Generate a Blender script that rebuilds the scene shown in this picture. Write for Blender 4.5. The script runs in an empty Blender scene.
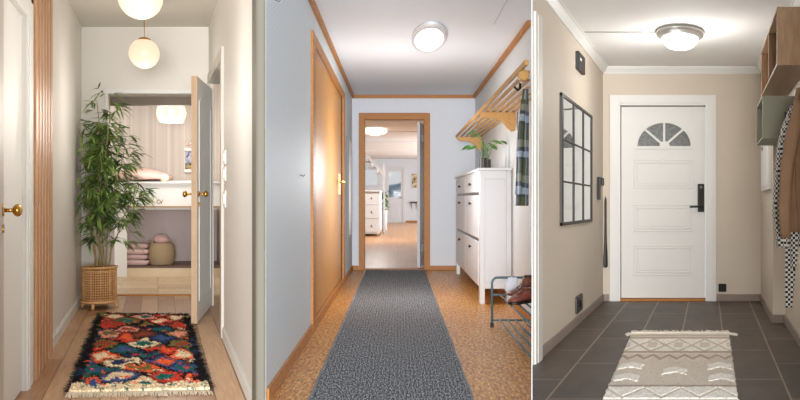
import bpy, bmesh, math, random
from math import sin, cos, pi, radians
from mathutils import Vector, Matrix, noise
random.seed(7)
S = bpy.context.scene
COL = S.collection

# ------------------------------------------------------------------ camera
cam_d = bpy.data.cameras.new('camera'); cam_d.lens = 36; cam_d.sensor_width = 36
cam_d.clip_end = 500; cam_d.clip_start = 0.05
cam = bpy.data.objects.new('camera', cam_d); COL.objects.link(cam)
cam.location = (0, 0, 0); cam.rotation_euler = (radians(90), 0, 0)
S.camera = cam
S.view_settings.view_transform = 'Standard'; S.view_settings.look = 'None'
S.view_settings.gamma = 1; S.view_settings.exposure = 0.15
S.view_settings.use_curve_mapping = False

# ------------------------------------------------------------------ world and large lights
W = bpy.data.worlds.new('world'); S.world = W; W.use_nodes = True
bg = W.node_tree.nodes['Background']
bg.inputs[0].default_value = (0.97, 0.98, 1.0, 1); bg.inputs[1].default_value = 0.60

def area(name, loc, target, sx, sy, power, col=(1, 1, 1), spread=180):
    l = bpy.data.lights.new(name, 'AREA'); l.shape = 'RECTANGLE'; l.size = sx; l.size_y = sy
    l.energy = power; l.color = col; l.spread = radians(spread)
    o = bpy.data.objects.new(name, l); COL.objects.link(o); o.location = loc
    o.rotation_euler = (Vector(target) - Vector(loc)).to_track_quat('-Z', 'Y').to_euler()
    return o

area('fill_behind', (0.0, -5.0, -0.1), (0, 8, 0.3), 4.5, 1.8, 1550, (1, .99, .98))  # added fill light behind the camera, brightens all three halls; no window there

# ------------------------------------------------------------------ rooms: three halls fanning out from the spot where one stands
class Room:
    """floor axes: u across the hall, v along it, w up from its floor"""
    def __init__(s, ax, az, eye, vx, vy):
        s.ax, s.az, s.eye, s.vx, s.vy = ax, az, eye, vx, vy
    def P(s, u, v, w): return Vector((s.ax*v + u, v, s.az*v + w - s.eye))
R1 = Room((158-400)/800, (200-178)/800, 1.18, 158, 178)
R2 = Room((397.5-400)/800, (200-199)/800, 0.97, 397.5, 199)
R3 = Room((708-400)/800, (200-205)/800, 0.97, 708, 205)

# ------------------------------------------------------------------ mesh helpers
class MB:
    def __init__(s): s.bm = bmesh.new(); s.uv = None; s.mi = 0
    def face(s, pts, uvs=None):
        vs = [s.bm.verts.new(p) for p in pts]
        f = s.bm.faces.new(vs); f.material_index = s.mi
        if uvs:
            if s.uv is None: s.uv = s.bm.loops.layers.uv.new('UVMap')
            for l, q in zip(f.loops, uvs): l[s.uv].uv = q
        return f
    def hexa(s, c):
        v = [s.bm.verts.new(p) for p in c]
        for q in ((0,3,2,1),(4,5,6,7),(0,1,5,4),(1,2,6,5),(2,3,7,6),(3,0,4,7)):
            f = s.bm.faces.new([v[i] for i in q]); f.material_index = s.mi
    def box(s, R, u0, u1, v0, v1, w0, w1):
        s.hexa([R.P(u0,v0,w0),R.P(u1,v0,w0),R.P(u1,v1,w0),R.P(u0,v1,w0),R.P(u0,v0,w1),R.P(u1,v0,w1),R.P(u1,v1,w1),R.P(u0,v1,w1)])
    def fbox(s, F, a0, a1, w0, w1, n0, n1):
        s.hexa([F(a0,w0,n0),F(a1,w0,n0),F(a1,w0,n1),F(a0,w0,n1),F(a0,w1,n0),F(a1,w1,n0),F(a1,w1,n1),F(a0,w1,n1)])
    def wbox(s, c, sx, sy, sz, rz=0):
        m = Matrix.Rotation(rz, 3, 'Z'); c = Vector(c); r = []
        for z in (-1, 1):
            for x, y in ((-1,-1),(1,-1),(1,1),(-1,1)):
                r.append(c + m @ Vector((x*sx/2, y*sy/2, z*sz/2)))
        s.hexa(r)
    def tube(s, pts, r, n=8, cap=True):
        pts = [Vector(p) for p in pts]; rings = []
        rr = r if isinstance(r, (list, tuple)) else [r]*len(pts)
        up = None
        for i, p in enumerate(pts):
            t = (pts[min(i+1, len(pts)-1)] - pts[max(i-1, 0)]).normalized()
            if up is None: up = t.orthogonal().normalized()
            a = (up - t*up.dot(t)).normalized(); up = a; b = t.cross(a)
            rings.append([s.bm.verts.new(p + (a*cos(2*pi*k/n) + b*sin(2*pi*k/n))*rr[i]) for k in range(n)])
        for i in range(len(rings)-1):
            for k in range(n):
                f = s.bm.faces.new((rings[i][k], rings[i][(k+1)%n], rings[i+1][(k+1)%n], rings[i+1][k])); f.material_index = s.mi
        if cap:
            for q in (rings[0][::-1], rings[-1]): f = s.bm.faces.new(q); f.material_index = s.mi
    def ring(s, c, R_, r, n=32, m=6, sy=1):
        c = Vector(c); g = []
        for i in range(n):
            a = 2*pi*i/n; row = []
            for j in range(m):
                b = 2*pi*j/m; q = R_ + r*cos(b)
                row.append(s.bm.verts.new(c + Vector((q*cos(a), q*sin(a)*sy, r*sin(b)))))
            g.append(row)
        for i in range(n):
            for j in range(m):
                s.bm.faces.new((g[i][j], g[(i+1)%n][j], g[(i+1)%n][(j+1)%m], g[i][(j+1)%m])).material_index = s.mi
    def lathe(s, c, prof, n=32, sy=1.0, axis='Z', sx=0.0):
        """prof: list of (radius, height)"""
        c = Vector(c); g = []
        for r, h in prof:
            row = []
            for k in range(n):
                a = 2*pi*k/n
                if axis == 'Z': d = Vector((r*cos(a) + sx*r*sin(a)*sy, r*sin(a)*sy, h))
                elif axis == 'Y': d = Vector((r*cos(a), h, r*sin(a)))
                else: d = Vector((h, r*cos(a), r*sin(a)))
                row.append(s.bm.verts.new(c + d))
            g.append(row)
        for i in range(len(g)-1):
            for k in range(n):
                s.bm.faces.new((g[i][k], g[i][(k+1)%n], g[i+1][(k+1)%n], g[i+1][k])).material_index = s.mi
        for q in (g[0][::-1], g[-1]):
            if (q[0].co - q[n//2].co).length > 1e-6:
                s.bm.faces.new(q).material_index = s.mi
    def loft(s, rings, cap=True):
        g = [[s.bm.verts.new(p) for p in r] for r in rings]; n = len(g[0])
        for i in range(len(g)-1):
            for k in range(n):
                s.bm.faces.new((g[i][k], g[i][(k+1)%n], g[i+1][(k+1)%n], g[i+1][k])).material_index = s.mi
        if cap:
            s.bm.faces.new(g[0][::-1]); s.bm.faces.new(g[-1])
    def grid(s, fn, nu, nv):
        g = [[s.bm.verts.new(fn(i/nu, j/nv)) for i in range(nu+1)] for j in range(nv+1)]
        for j in range(nv):
            for i in range(nu):
                s.bm.faces.new((g[j][i], g[j][i+1], g[j+1][i+1], g[j+1][i])).material_index = s.mi
        return g
    def build(s, name, mat, parent=None, bevel=0, smooth=False, fix=True):
        bm = s.bm
        if fix: bmesh.ops.recalc_face_normals(bm, faces=bm.faces)
        off = Vector((0, 0, 0))
        if parent is not None: off = world_loc(parent)
        elif bm.verts:
            xs = [v.co for v in bm.verts]
            off = Vector(((min(p.x for p in xs)+max(p.x for p in xs))/2, (min(p.y for p in xs)+max(p.y for p in xs))/2, min(p.z for p in xs)))
        if s.__dict__.get('keep'): off = Vector((0,0,0)) if parent is None else off
        bmesh.ops.translate(bm, verts=bm.verts, vec=-off)
        me = bpy.data.meshes.new(name); bm.to_mesh(me); bm.free()
        for m in (mat if isinstance(mat, (list, tuple)) else [mat]): me.materials.append(m)
        if smooth:
            for p in me.polygons: p.use_smooth = True
        o = bpy.data.objects.new(name, me); COL.objects.link(o)
        if parent is None: o.location = off
        else: o.parent = parent
        if bevel:
            b = o.modifiers.new('bevel', 'BEVEL'); b.width = bevel; b.segments = 2; b.limit_method = 'ANGLE'
        return o

def world_loc(o):
    l = Vector((0, 0, 0))
    while o is not None: l += o.location; o = o.parent
    return l
def tag(o, label=None, cat=None, group=None, kind=None):
    if label: o['label'] = label
    if cat: o['category'] = cat
    if group: o['group'] = group
    if kind: o['kind'] = kind
    return o
def thing(name, loc, label, cat, group=None, kind=None):
    o = bpy.data.objects.new(name, None); COL.objects.link(o); o.location = loc; o.empty_display_size = 0.1
    return tag(o, label, cat, group, kind)
def struct(name, mb, mat, label=None, bevel=0, smooth=False):
    o = mb.build(name, mat, None, bevel, smooth); o['kind'] = 'structure'
    if label: o['label'] = label
    return o

# ------------------------------------------------------------------ material helpers
def lin(c): return tuple(((x/255)/12.92 if x/255 <= 0.04045 else ((x/255+0.055)/1.055)**2.4) for x in c)
class NT:
    def __init__(s, name):
        s.m = bpy.data.materials.new(name); s.m.use_nodes = True; s.t = s.m.node_tree
        s.b = s.t.nodes['Principled BSDF']; s.out = s.t.nodes['Material Output']
    def n(s, typ, **kw):
        o = s.t.nodes.new(typ)
        for k, v in kw.items(): setattr(o, k, v)
        return o
    def l(s, a, b): s.t.links.new(a, b)
    def coord(s, uv=False, scale=(1, 1, 1), rot=(0, 0, 0)):
        tc = s.n('ShaderNodeTexCoord'); mp = s.n('ShaderNodeMapping')
        s.l(tc.outputs['UV' if uv else 'Object'], mp.inputs[0])
        mp.inputs['Scale'].default_value = scale; mp.inputs['Rotation'].default_value = rot
        return mp.outputs[0]
    def noise(s, vec, scale, detail=3, rough=.5):
        o = s.n('ShaderNodeTexNoise'); o.inputs['Scale'].default_value = scale
        o.inputs['Detail'].default_value = detail; o.inputs['Roughness'].default_value = rough
        if vec is not None: s.l(vec, o.inputs['Vector'])
        return o.outputs[0]
    def ramp(s, fac, stops, const=False):
        r = s.n('ShaderNodeValToRGB'); e = r.color_ramp.elements
        if const: r.color_ramp.interpolation = 'CONSTANT'
        while len(e) > 1: e.remove(e[-1])
        e[0].position = stops[0][0]; e[0].color = (*lin(stops[0][1]), 1)
        for p, c in stops[1:]:
            x = e.new(p); x.color = (*lin(c), 1)
        s.l(fac, r.inputs[0]); return r.outputs[0]
    def mix(s, fac, a, b, mode='MIX'):
        m = s.n('ShaderNodeMix', data_type='RGBA', blend_type=mode)
        for sock, val in ((m.inputs[0], fac), (m.inputs[6], a), (m.inputs[7], b)):
            if hasattr(val, 'links'): s.l(val, sock)
            elif isinstance(val, (int, float)): sock.default_value = val
            else: sock.default_value = (*lin(val), 1)
        return m.outputs[2]
    def math(s, op, a, b=0.0, c=0.0):
        m = s.n('ShaderNodeMath', operation=op)
        for i, v in enumerate((a, b, c)):
            if hasattr(v, 'links'): s.l(v, m.inputs[i])
            else: m.inputs[i].default_value = v
        return m.outputs[0]
    def bump(s, h, strength=.2, dist=.01):
        b = s.n('ShaderNodeBump'); b.inputs['Strength'].default_value = strength; b.inputs['Distance'].default_value = dist
        s.l(h, b.inputs['Height']); s.l(b.outputs[0], s.b.inputs['Normal'])
    def set(s, col=None, rough=.6, metal=0, spec=None):
        if col is not None:
            if hasattr(col, 'links'): s.l(col, s.b.inputs['Base Color'])
            else: s.b.inputs['Base Color'].default_value = (*lin(col), 1)
        s.b.inputs['Roughness'].default_value = rough; s.b.inputs['Metallic'].default_value = metal
        if spec is not None: s.b.inputs['Specular IOR Level'].default_value = spec
        return s
_c = {}
def paint(name, col, rough=.55, metal=0, var=0.04, scale=6, bump=0.0, spec=None):
    if name in _c: return _c[name]
    t = NT(name); v = t.coord(scale=(1, .5, 1)); n = t.noise(v, scale, 4)
    a = tuple(max(0, x*(1-var)) for x in col); b = tuple(min(255, x*(1+var)) for x in col)
    t.set(t.mix(n, a, b), rough, metal, spec)
    if bump: t.bump(t.noise(v, scale*14, 3), bump, .004)
    _c[name] = t.m; return t.m
def wood(name, a, b, rough=.45, scale=(14, 1.2, 14), amount=5.0):
    if name in _c: return _c[name]
    t = NT(name); v = t.coord(scale=scale)
    n = t.noise(v, amount, 5, .6); c = t.ramp(n, [(.3, a), (.7, b)])
    t.set(c, rough); t.bump(n, .08, .002); _c[name] = t.m; return t.m
def emit(name, col, strength, mixcol=None):
    t = NT(name); t.set(mixcol or col, .4)
    t.b.inputs['Emission Color'].default_value = (*lin(col), 1); t.b.inputs['Emission Strength'].default_value = strength
    return t.m
def attr_mat(name, rough=.95, bump=.3, bs=120):
    t = NT(name); a = t.n('ShaderNodeAttribute'); a.attribute_name = 'yarn'
    v = t.coord(); t.set(a.outputs['Color'], rough, spec=.1)
    if bump: t.bump(t.noise(v, bs, 2), bump, .01)
    return t.m

# room one
M_wall1 = paint('wall_cream', (222, 218, 211), .6, var=.012, scale=2)
M_ceil1 = paint('ceiling_greige', (212, 207, 197), .8, var=.01, scale=2)
M_white1 = paint('white_gloss_paint', (224, 224, 221), .5, var=.01, scale=2)
M_whiteA = paint('white_paint', (244, 243, 239), .35, var=.01, scale=2)
M_post = paint('shaded_post_grey', (108, 105, 94), .7, var=.02)  # wall-end post: its shade is put into a darker colour
M_edge = wood('tan_door_edge', (168, 138, 104), (186, 156, 122), .5, (8, 8, 1))
M_slat = wood('walnut_slat', (176, 128, 92), (214, 166, 122), .4, (30, 30, 1.0))
M_felt = paint('brown_felt', (60, 42, 32), .9)
M_brass = paint('aged_brass', (196, 150, 80), .25, 1.0)
M_rattan = wood('rattan', (188, 138, 86), (222, 176, 120), .5, (8, 8, 8))
M_dark = paint('dark_soil', (44, 36, 28), .9)
# room two
M_ceil2 = paint('ceiling_white_matt', (234, 240, 247), .8, var=.01, scale=2)
M_end2 = paint('wall_white_fine', (226, 232, 240), .7, var=.012, scale=30, bump=.12)
M_pine = wood('honey_oak', (160, 98, 34), (194, 132, 58), .5, (18, 2, 18))
M_doorwood = wood('oak_veneer', (192, 132, 60), (208, 150, 78), .45, (26, 10, 1.2), 3)
M_shelfpine = wood('shelf_pine', (188, 138, 72), (212, 164, 96), .45, (18, 1, 18))
M_cab = paint('cabinet_white', (222, 224, 228), .35, var=.01, scale=2)
M_knob = paint('dark_knob', (66, 58, 54), .3, .6)
M_pot = paint('dark_pot', (52, 47, 46), .4)
M_leaf = None
M_steel = paint('blue_grey_tube', (84, 112, 122), .35, .1)
M_blackplastic = paint('black_plastic', (26, 25, 25), .4)
# room three
M_wall3 = paint('wall_taupe', (200, 188, 172), .65, var=.015, scale=3)
M_ceil3 = paint('ceiling_white_three', (236, 234, 231), .8, var=.01, scale=2)
M_white3 = paint('white_trim_three', (222, 221, 217), .4, var=.01, scale=2)
M_skirt = paint('stone_skirting', (140, 126, 116), .5, var=.06)
M_black = paint('black_metal', (36, 33, 29), .5, 0)
M_oakbox = wood('oak_box', (136, 108, 84), (164, 134, 106), .45, (22, 22, 2))
M_green = paint('sage_green', (132, 132, 116), .55, var=.02)
M_grey = paint('mid_grey', (120, 120, 120), .5)

def mat_planks(name, c1, c2, mort, bw, rh, rough=.42, grain=.35, off=.37):
    t = NT(name); tc = t.n('ShaderNodeTexCoord'); br = t.n('ShaderNodeTexBrick')
    t.l(tc.outputs['UV'], br.inputs['Vector'])
    br.offset = off; br.offset_frequency = 2
    for k, v in (('Scale', 1), ('Mortar Size', .003), ('Mortar Smooth', .1), ('Bias', 0), ('Brick Width', bw), ('Row Height', rh)):
        br.inputs[k].default_value = v
    for k, c in (('Color1', c1), ('Color2', c2), ('Mortar', mort)): br.inputs[k].default_value = (*lin(c), 1)
    g = t.noise(t.coord(uv=True, scale=(1.5, 30, 1)), 3, 4, .6)
    h = t.noise(t.coord(uv=True, scale=(1, 3, 1)), 1.7, 3)
    c = t.mix(grain, br.outputs[0], t.ramp(g, [(.25, (96, 70, 48)), (.75, (255, 250, 240))]), 'SOFT_LIGHT')
    c = t.mix(.25, c, t.ramp(h, [(.3, (110, 90, 70)), (.7, (235, 225, 215))]), 'SOFT_LIGHT')
    t.set(c, rough); return t.m
M_oakfloor = mat_planks('oak_plank_floor', (160, 122, 92), (208, 174, 142), (112, 82, 58), 2.6, .155, .4, .5)
M_laminate = mat_planks('honey_laminate_floor', (190, 138, 84), (204, 152, 98), (160, 110, 65), 3.0, .14, .3, .3)

def mat_cork():
    t = NT('cork_floor'); v = t.coord(uv=True, scale=(.4, 1.5, 1))
    n = t.noise(v, 40, 6, .85); n2 = t.noise(v, 5, 3)
    c = t.ramp(n, [(.38, (104, 62, 22)), (.46, (178, 122, 58)), (.53, (212, 158, 86)), (.62, (250, 214, 150))])
    c = t.mix(.5, c, t.ramp(n2, [(.3, (150, 110, 70)), (.7, (215, 190, 160))]), 'SOFT_LIGHT')
    t.set(c, .38); t.bump(n, .08, .003); return t.m
M_cork = mat_cork()
def mat_tile():
    t = NT('dark_stone_tile'); tc = t.n('ShaderNodeTexCoord'); br = t.n('ShaderNodeTexBrick')
    mp = t.n('ShaderNodeMapping'); t.l(tc.outputs['UV'], mp.inputs[0]); t.l(mp.outputs[0], br.inputs['Vector'])
    mp.inputs['Location'].default_value = (.50, -.11, 0)
    br.offset = .5; br.offset_frequency = 2
    for k, v in (('Scale', 1), ('Mortar Size', .006), ('Mortar Smooth', .1), ('Bias', 0), ('Brick Width', .9), ('Row Height', .305)):
        br.inputs[k].default_value = v
    for k, c in (('Color1', (74, 64, 58)), ('Color2', (86, 75, 68)), ('Mortar', (150, 138, 126))): br.inputs[k].default_value = (*lin(c), 1)
    n = t.noise(t.coord(uv=True, scale=(.5, 1, 1)), 5, 6, .65)
    c = t.mix(.6, br.outputs[0], t.ramp(n, [(.3, (80, 78, 76)), (.72, (215, 208, 200))]), 'SOFT_LIGHT')
    t.set(c, .5); t.bump(br.outputs['Fac'], -.15, .003); return t.m
M_tile = mat_tile()
def mat_runner():
    t = NT('charcoal_flatweave'); v = t.coord(uv=True, scale=(.2, 1, 1))
    n = t.noise(v, 150, 3, .75); w = t.n('ShaderNodeTexWave', wave_type='BANDS', bands_direction='Y')
    t.l(v, w.inputs['Vector']); w.inputs['Scale'].default_value = 14; w.inputs['Distortion'].default_value = 2.5
    w.inputs['Detail Scale'].default_value = 6
    k = t.math('ADD', t.math('MULTIPLY', n, .97), t.math('MULTIPLY', w.outputs[1], .03))
    c = t.ramp(k, [(.36, (38, 42, 48)), (.49, (96, 100, 106)), (.62, (196, 198, 200))])
    t.set(c, .95, spec=.1); t.bump(n, .3, .006); return t.m
M_runner = mat_runner()
def mat_wallpaper():
    t = NT('embossed_wallpaper'); v = t.coord(scale=(1, .42, 1))
    outs = []
    for a in (45, -45):
        mp = t.n('ShaderNodeMapping'); t.l(v, mp.inputs[0]); mp.inputs['Rotation'].default_value = (radians(a), 0, 0)
        w = t.n('ShaderNodeTexWave', wave_type='BANDS', bands_direction='Y'); t.l(mp.outputs[0], w.inputs['Vector'])
        w.inputs['Scale'].default_value = 14; w.inputs['Distortion'].default_value = .8; outs.append(w.outputs[1])
    h = t.math('MULTIPLY', outs[0], outs[1]); n = t.noise(v, 60, 3)
    c = t.mix(t.math('MULTIPLY', h, .8), (212, 219, 223), (222, 229, 232))
    t.set(c, .6); t.bump(t.math('ADD', h, t.math('MULTIPLY', n, .5)), .2, .006); return t.m
M_wallpaper = mat_wallpaper()
def mat_weave(name, a, b, sc):
    t = NT(name); v = t.coord(); ck = t.n('ShaderNodeTexChecker'); t.l(v, ck.inputs[0]); ck.inputs['Scale'].default_value = sc
    ck.inputs[1].default_value = (*lin(a), 1); ck.inputs[2].default_value = (*lin(b), 1)
    t.set(ck.outputs[0], .9); return t.m
M_hound = mat_weave('houndstooth_wool', (28, 27, 30), (206, 200, 192), 62)
def mat_plaid():
    t = NT('plaid_flannel'); tc = t.n('ShaderNodeTexCoord'); sp = t.n('ShaderNodeSeparateXYZ')
    nn = t.noise(tc.outputs['Object'], 5, 2)
    t.l(tc.outputs['Object'], sp.inputs[0])
    z = t.math('FRACT', t.math('ADD', t.math('MULTIPLY', sp.outputs[2], 4.2), t.math('MULTIPLY', nn, .35)))
    x = t.math('FRACT', t.math('ADD', t.math('MULTIPLY', sp.outputs[0], 16.0), t.math('MULTIPLY', nn, .5)))
    st = [(0, (84, 88, 58)), (.38, (58, 64, 60)), (.46, (176, 190, 206)), (.66, (60, 66, 84)), (.78, (150, 150, 128))]
    st2 = [(0, (70, 76, 52)), (.45, (190, 200, 210)), (.62, (96, 110, 134)), (.8, (60, 62, 46))]
    c = t.mix(.42, t.ramp(z, st, True), t.ramp(x, st2, True)); t.set(c, .9); return t.m
M_plaid = mat_plaid()
def mat_leaf(name, a, b):
    t = NT(name); n = t.noise(t.coord(), 9, 3); t.set(t.ramp(n, [(.35, a), (.65, b)]), .45)
    t.b.inputs['Subsurface Weight'].default_value = 0; return t.m
M_bamboo = mat_leaf('bamboo_leaf', (48, 74, 34), (138, 164, 84))
M_potleaf = mat_leaf('glossy_leaf', (50, 92, 40), (104, 158, 76))
M_cane = paint('bamboo_cane', (150, 128, 84), .5, var=.12, scale=20)
M_coat = paint('camel_suede', (126, 96, 70), .85, var=.12, scale=7, bump=.2)
def mat_glass(name, col=(253, 254, 254), rough=.05, bump=0):
    t = NT(name); t.set(col, rough); t.b.inputs['Transmission Weight'].default_value = 1; t.b.inputs['IOR'].default_value = 1.2
    if bump: t.bump(t.noise(t.coord(), 40, 3), bump, .01)
    return t.m
M_glass = mat_glass('clear_glass')
def mat_mirror():
    t = NT('mirror_silver'); t.set((215, 218, 218), .03, 1.0); return t.m
M_mirror = mat_mirror()

# ================================================================== THE SETTING
def uv_floor(R, poly, w=0, swap=True):
    mb = MB()
    pts = [R.P(u, v, w) for u, v in poly]; lo = [R.P(u, v, w-.06) for u, v in poly]
    uv = [(v, u) for u, v in poly]
    mb.face(pts, uv); mb.face(lo[::-1], uv[::-1])
    n = len(poly)
    for i in range(n):
        j = (i+1) % n; mb.face([pts[i], lo[i], lo[j], pts[j]], [uv[i], uv[i], uv[j], uv[j]])
    bmesh.ops.remove_doubles(mb.bm, verts=mb.bm.verts, dist=1e-5)
    return mb
def left(R, U, sg=1):            # face of a side wall: a = along the hall, n = out of the wall into the hall
    return lambda a, w, n: R.P(U + sg*n, a, w)
def front(R, V):                 # face of a wall across the hall
    return lambda a, w, n: R.P(a, V - n, w)
def wall(F, a0, a1, w0, w1, th=.1, holes=()):
    mb = MB(); cuts = sorted({a0, a1, *[h[0] for h in holes], *[h[1] for h in holes]})
    for p, q in zip(cuts[:-1], cuts[1:]):
        hs = [h for h in holes if h[0] <= p + 1e-6 and h[1] >= q - 1e-6]
        if not hs: mb.fbox(F, p, q, w0, w1, -th, 0)
        else:
            h = hs[0]
            if h[2] > w0: mb.fbox(F, p, q, w0, h[2], -th, 0)
            if h[3] < w1: mb.fbox(F, p, q, h[3], w1, -th, 0)
    return mb

# ---------------------------------------------------------------- hall one
V1 = 7.675; L1 = -.734; G1 = .485; H1 = 2.63
F1L, F1R, F1E = left(R1, L1), left(R1, G1, -1), front(R1, V1)
struct('floor', uv_floor(R1, [(-.9, 2.6), (.35, 2.6), (.455, 3.4), (.498, 3.71), (.62, 5.9), (.62, 8.0), (-.9, 8.0)]), M_oakfloor)
struct('floor', uv_floor(R1, [(-1.5, 8.06), (1.0, 8.06), (1.0, 10.7), (-1.5, 10.7)], -.002), mat_planks('pale_cross_planks', (206, 182, 150), (226, 206, 178), (160, 130, 98), .2, 2.0, .4, .5))
mb = MB(); mb.box(R1, -.55, .5, 8.0, 8.06, -.03, .012); struct('trim_1', mb, M_pine, 'dark wooden threshold strip', .003)
struct('wall_left', wall(F1L, 2.6, V1, 0, H1, .1, [(3.62, 4.43, 0, 2.08)]), M_wall1)
struct('wall_right', wall(F1R, 3.86, V1+.05, 0, H1, .03, [(5.98, 7.40, 0, 2.06)]), M_wall1)
struct('wall_end', wall(F1E, L1, G1+.02, 0, H1, .33, [(-.51, .455, 0, 2.01)]), M_wall1)
mb = MB(); mb.box(R1, -.9, .62, 3.4, V1+.3, H1, H1+.05); struct('ceiling', mb, M_ceil1)
# post at the near end of the right wall, its shade painted in as grey
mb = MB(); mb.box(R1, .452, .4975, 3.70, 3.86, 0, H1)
struct('wall_corner', mb, M_post, 'post at the near end of the right wall, shade painted in as grey', .012)
# baseboards
for nm, F, a0, a1 in (('baseboard_left', F1L, 5.41, V1), ('baseboard_right', F1R, 3.87, 5.88), ):
    mb = MB(); mb.fbox(F, a0, a1, 0, .075, 0, .014); mb.fbox(F, a0, a1, .075, .088, 0, .008); struct(nm, mb, M_white1, None, .002)
mb = MB(); mb.fbox(F1E, L1, -.56, 0, .085, 0, .014); struct('baseboard_end', mb, M_white1, None, .002)
# casing of the opening in the end wall
mb = MB(); mb.fbox(F1E, -.508, -.48, 0, 1.99, -.325, .012); mb.fbox(F1E, -.508, .453, 1.9905, 2.008, -.325, .0); mb.fbox(F1E, -.52, .453, 1.9905, 2.03, 0, .012)
mb.fbox(F1E, .43, .453, 0, 1.99, -.325, .012)
struct('trim_2', mb, M_white1, 'white lining of the opening in the end wall', .002)
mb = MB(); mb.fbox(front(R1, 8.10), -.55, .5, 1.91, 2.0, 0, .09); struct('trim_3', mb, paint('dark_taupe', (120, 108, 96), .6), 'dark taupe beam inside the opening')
# bedroom behind
def mat_stripe():
    t = NT('pink_striped_wallpaper'); v = t.coord(scale=(1, 0, 0)); n = t.noise(v, 14, 3, .7)
    t.set(t.ramp(n, [(.35, (200, 186, 176)), (.5, (218, 206, 196)), (.65, (230, 220, 212))], False), .7); return t.m
struct('wall_back', wall(front(R1, 10.6), -1.5, 1.0, 0, 2.6), mat_stripe())
struct('wall_back', wall(left(R1, -1.5), 8.06, 10.6, 0, 2.6), M_wall1)
struct('wall_back', wall(left(R1, 1.0, -1), 8.06, 10.6, 0, 2.6), M_wall1)
mb = MB(); mb.box(R1, -1.5, 1.0, 8.0, 10.7, 2.6, 2.65); struct('ceiling', mb, M_ceil1)

# left door frame, wooden door leaf
d = thing('door_1', R1.P(L1, 4.1, 0), 'white painted door closed in the left wall of the first hall', 'door', kind='structure')
mb = MB(); mb.fbox(F1L, 3.62, 4.43, .01, 2.08, -.06, -.02); lf = mb.build('door_leaf', M_white1, d, .003)
mb = MB(); mb.fbox(F1L, 4.43, 4.62, 0, 2.18, 0, .016); mb.fbox(F1L, 4.45, 4.49, 0, 2.16, .016, .022); mb.fbox(F1L, 3.5, 4.43, 2.08, 2.18, 0, .016)
mb.build('door_casing', M_white1, d, .004)

# slat panel
d = thing('slat_panel', R1.P(L1, 5.25, 0), 'vertical walnut slat panel fixed to the left wall beside the white door', 'wall panel')
mb = MB(); mb.fbox(F1L, 4.64, 5.40, 0, H1-.01, .001, .010); mb.build('felt_backing', M_felt, d)
for i in range(6):
    a = 4.645 + i*.127
    mb = MB(); mb.fbox(F1L, a, a+.088, 0, H1-.01, .010, .028); mb.build('slat', M_slat, d, .003)

# near open door at the left edge of hall one, with brass knob
def leafF(R, p, q):
    (ua, va), (ub, vb) = p, q; a = R.P(ua, va, 0); b = R.P(ub, vb, 0); d_ = (b-a); L = d_.length; d_ /= L
    nrm = Vector((d_.y, -d_.x, 0)).normalized()
    def F(s_, w, n): return a + d_*s_ + nrm*n + Vector((0, 0, w))
    return F, L
def knob(mb, F, s_, w, n, dirn, r=.028):
    c = F(s_, w, n); e = F(s_, w, n + dirn*.06); dv = (e-c).normalized()
    mb.tube([c, c + dv*.006], .027, 16); mb.tube([c, e], .009, 12)
    pr = [(0, -.9), (.55, -.75), (.9, -.35), (1, 0), (.9, .4), (.6, .75), (.01, .95)]
    a = dv.orthogonal().normalized(); b = dv.cross(a)
    mb.loft([[e + dv*(h*r*.8) + (a*cos(t*pi/8) + b*sin(t*pi/8))*max(q*r, 1e-4) for t in range(16)] for q, h in pr])
F, L = leafF(R1, (-.60, 2.75), (-.7135, 3.70))
d = thing('door_2', R1.P(-.7, 3.7, 0), 'open door seen edge-on at the left edge, with a brass knob', 'door', kind='structure')
mb = MB(); mb.fbox(F, 0, L, .01, 2.05, -.04, 0); mb.build('door_leaf', paint('beige_door', (196, 188, 176), .4), d, .004)
mb = MB(); knob(mb, F, L-.07, 1.033, 0, 1, .03); mb.build('door_knob', M_brass, d, smooth=True)
mb = MB(); c = F(L-.07, .95, 0); mb.tube([c, F(L-.07, .95, .006)], .02, 14); mb.build('key_rosette', M_brass, d)

# open white panelled door on the right
F, L = leafF(R1, (.313, 6.42), (.50, 7.38))
d = thing('door_3', R1.P(.49, 7.38, 0), 'white panelled door standing open from the right wall, brass knobs', 'door', kind='structure')
mb = MB(); mb.fbox(F, 0.004, L, .01, 2.0, -.045, 0); lf = mb.build('door_leaf', M_whiteA, d, .003)
mb = MB(); mb.fbox(F, 0, .0045, .01, 2.0, -.045, 0.0); mb.build('leaf_edge', M_edge, d)
mb = MB()
x0, x1 = .11, L-.11
def arch(s0, s1, wb, wt, n0, n1, wd, rise):
    mb.fbox(F, s0, s0+wd, wb, wt, n0, n1); mb.fbox(F, s1-wd, s1, wb, wt, n0, n1); mb.fbox(F, s0, s1, wb, wb+wd*.5, n0, n1)
    pr = None
    for i in range(9):
        t = i/8; s_ = s0 + (s1-s0)*t; w_ = wt + rise*sin(pi*t)
        if pr: mb.hexa([F(pr[0],pr[1],n0),F(s_,w_,n0),F(s_,w_,n1),F(pr[0],pr[1],n1),F(pr[0],pr[1]+wd*.5,n0),F(s_,w_+wd*.5,n0),F(s_,w_+wd*.5,n1),F(pr[0],pr[1]+wd*.5,n1)])
        pr = (s_, w_)
arch(x0, x1, .17, 1.80, 0, .005, .03, .07)
mb.build('panel_moulding', M_whiteA, d, .002)
for sgn, nm in ((1, 'door_knob'), (-1, 'door_knob')):
    mb = MB(); knob(mb, F, .07, 1.05, 0 if sgn > 0 else -.045, sgn, .028); mb.build(nm, M_brass, d, smooth=True)
mb = MB(); mb.tube([F(.07, .965, 0), F(.07, .965, .012)], .016, 14); mb.build('key_rosette', M_brass, d)
mb = MB(); mb.fbox(F1R, 5.88, 5.98, 0, 2.15, 0, .022); mb.fbox(F1R, 5.98, 7.5, 2.06, 2.15, 0, .022); mb.fbox(F1R, 7.40, 7.5, 0, 2.06, 0, .022)
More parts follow.
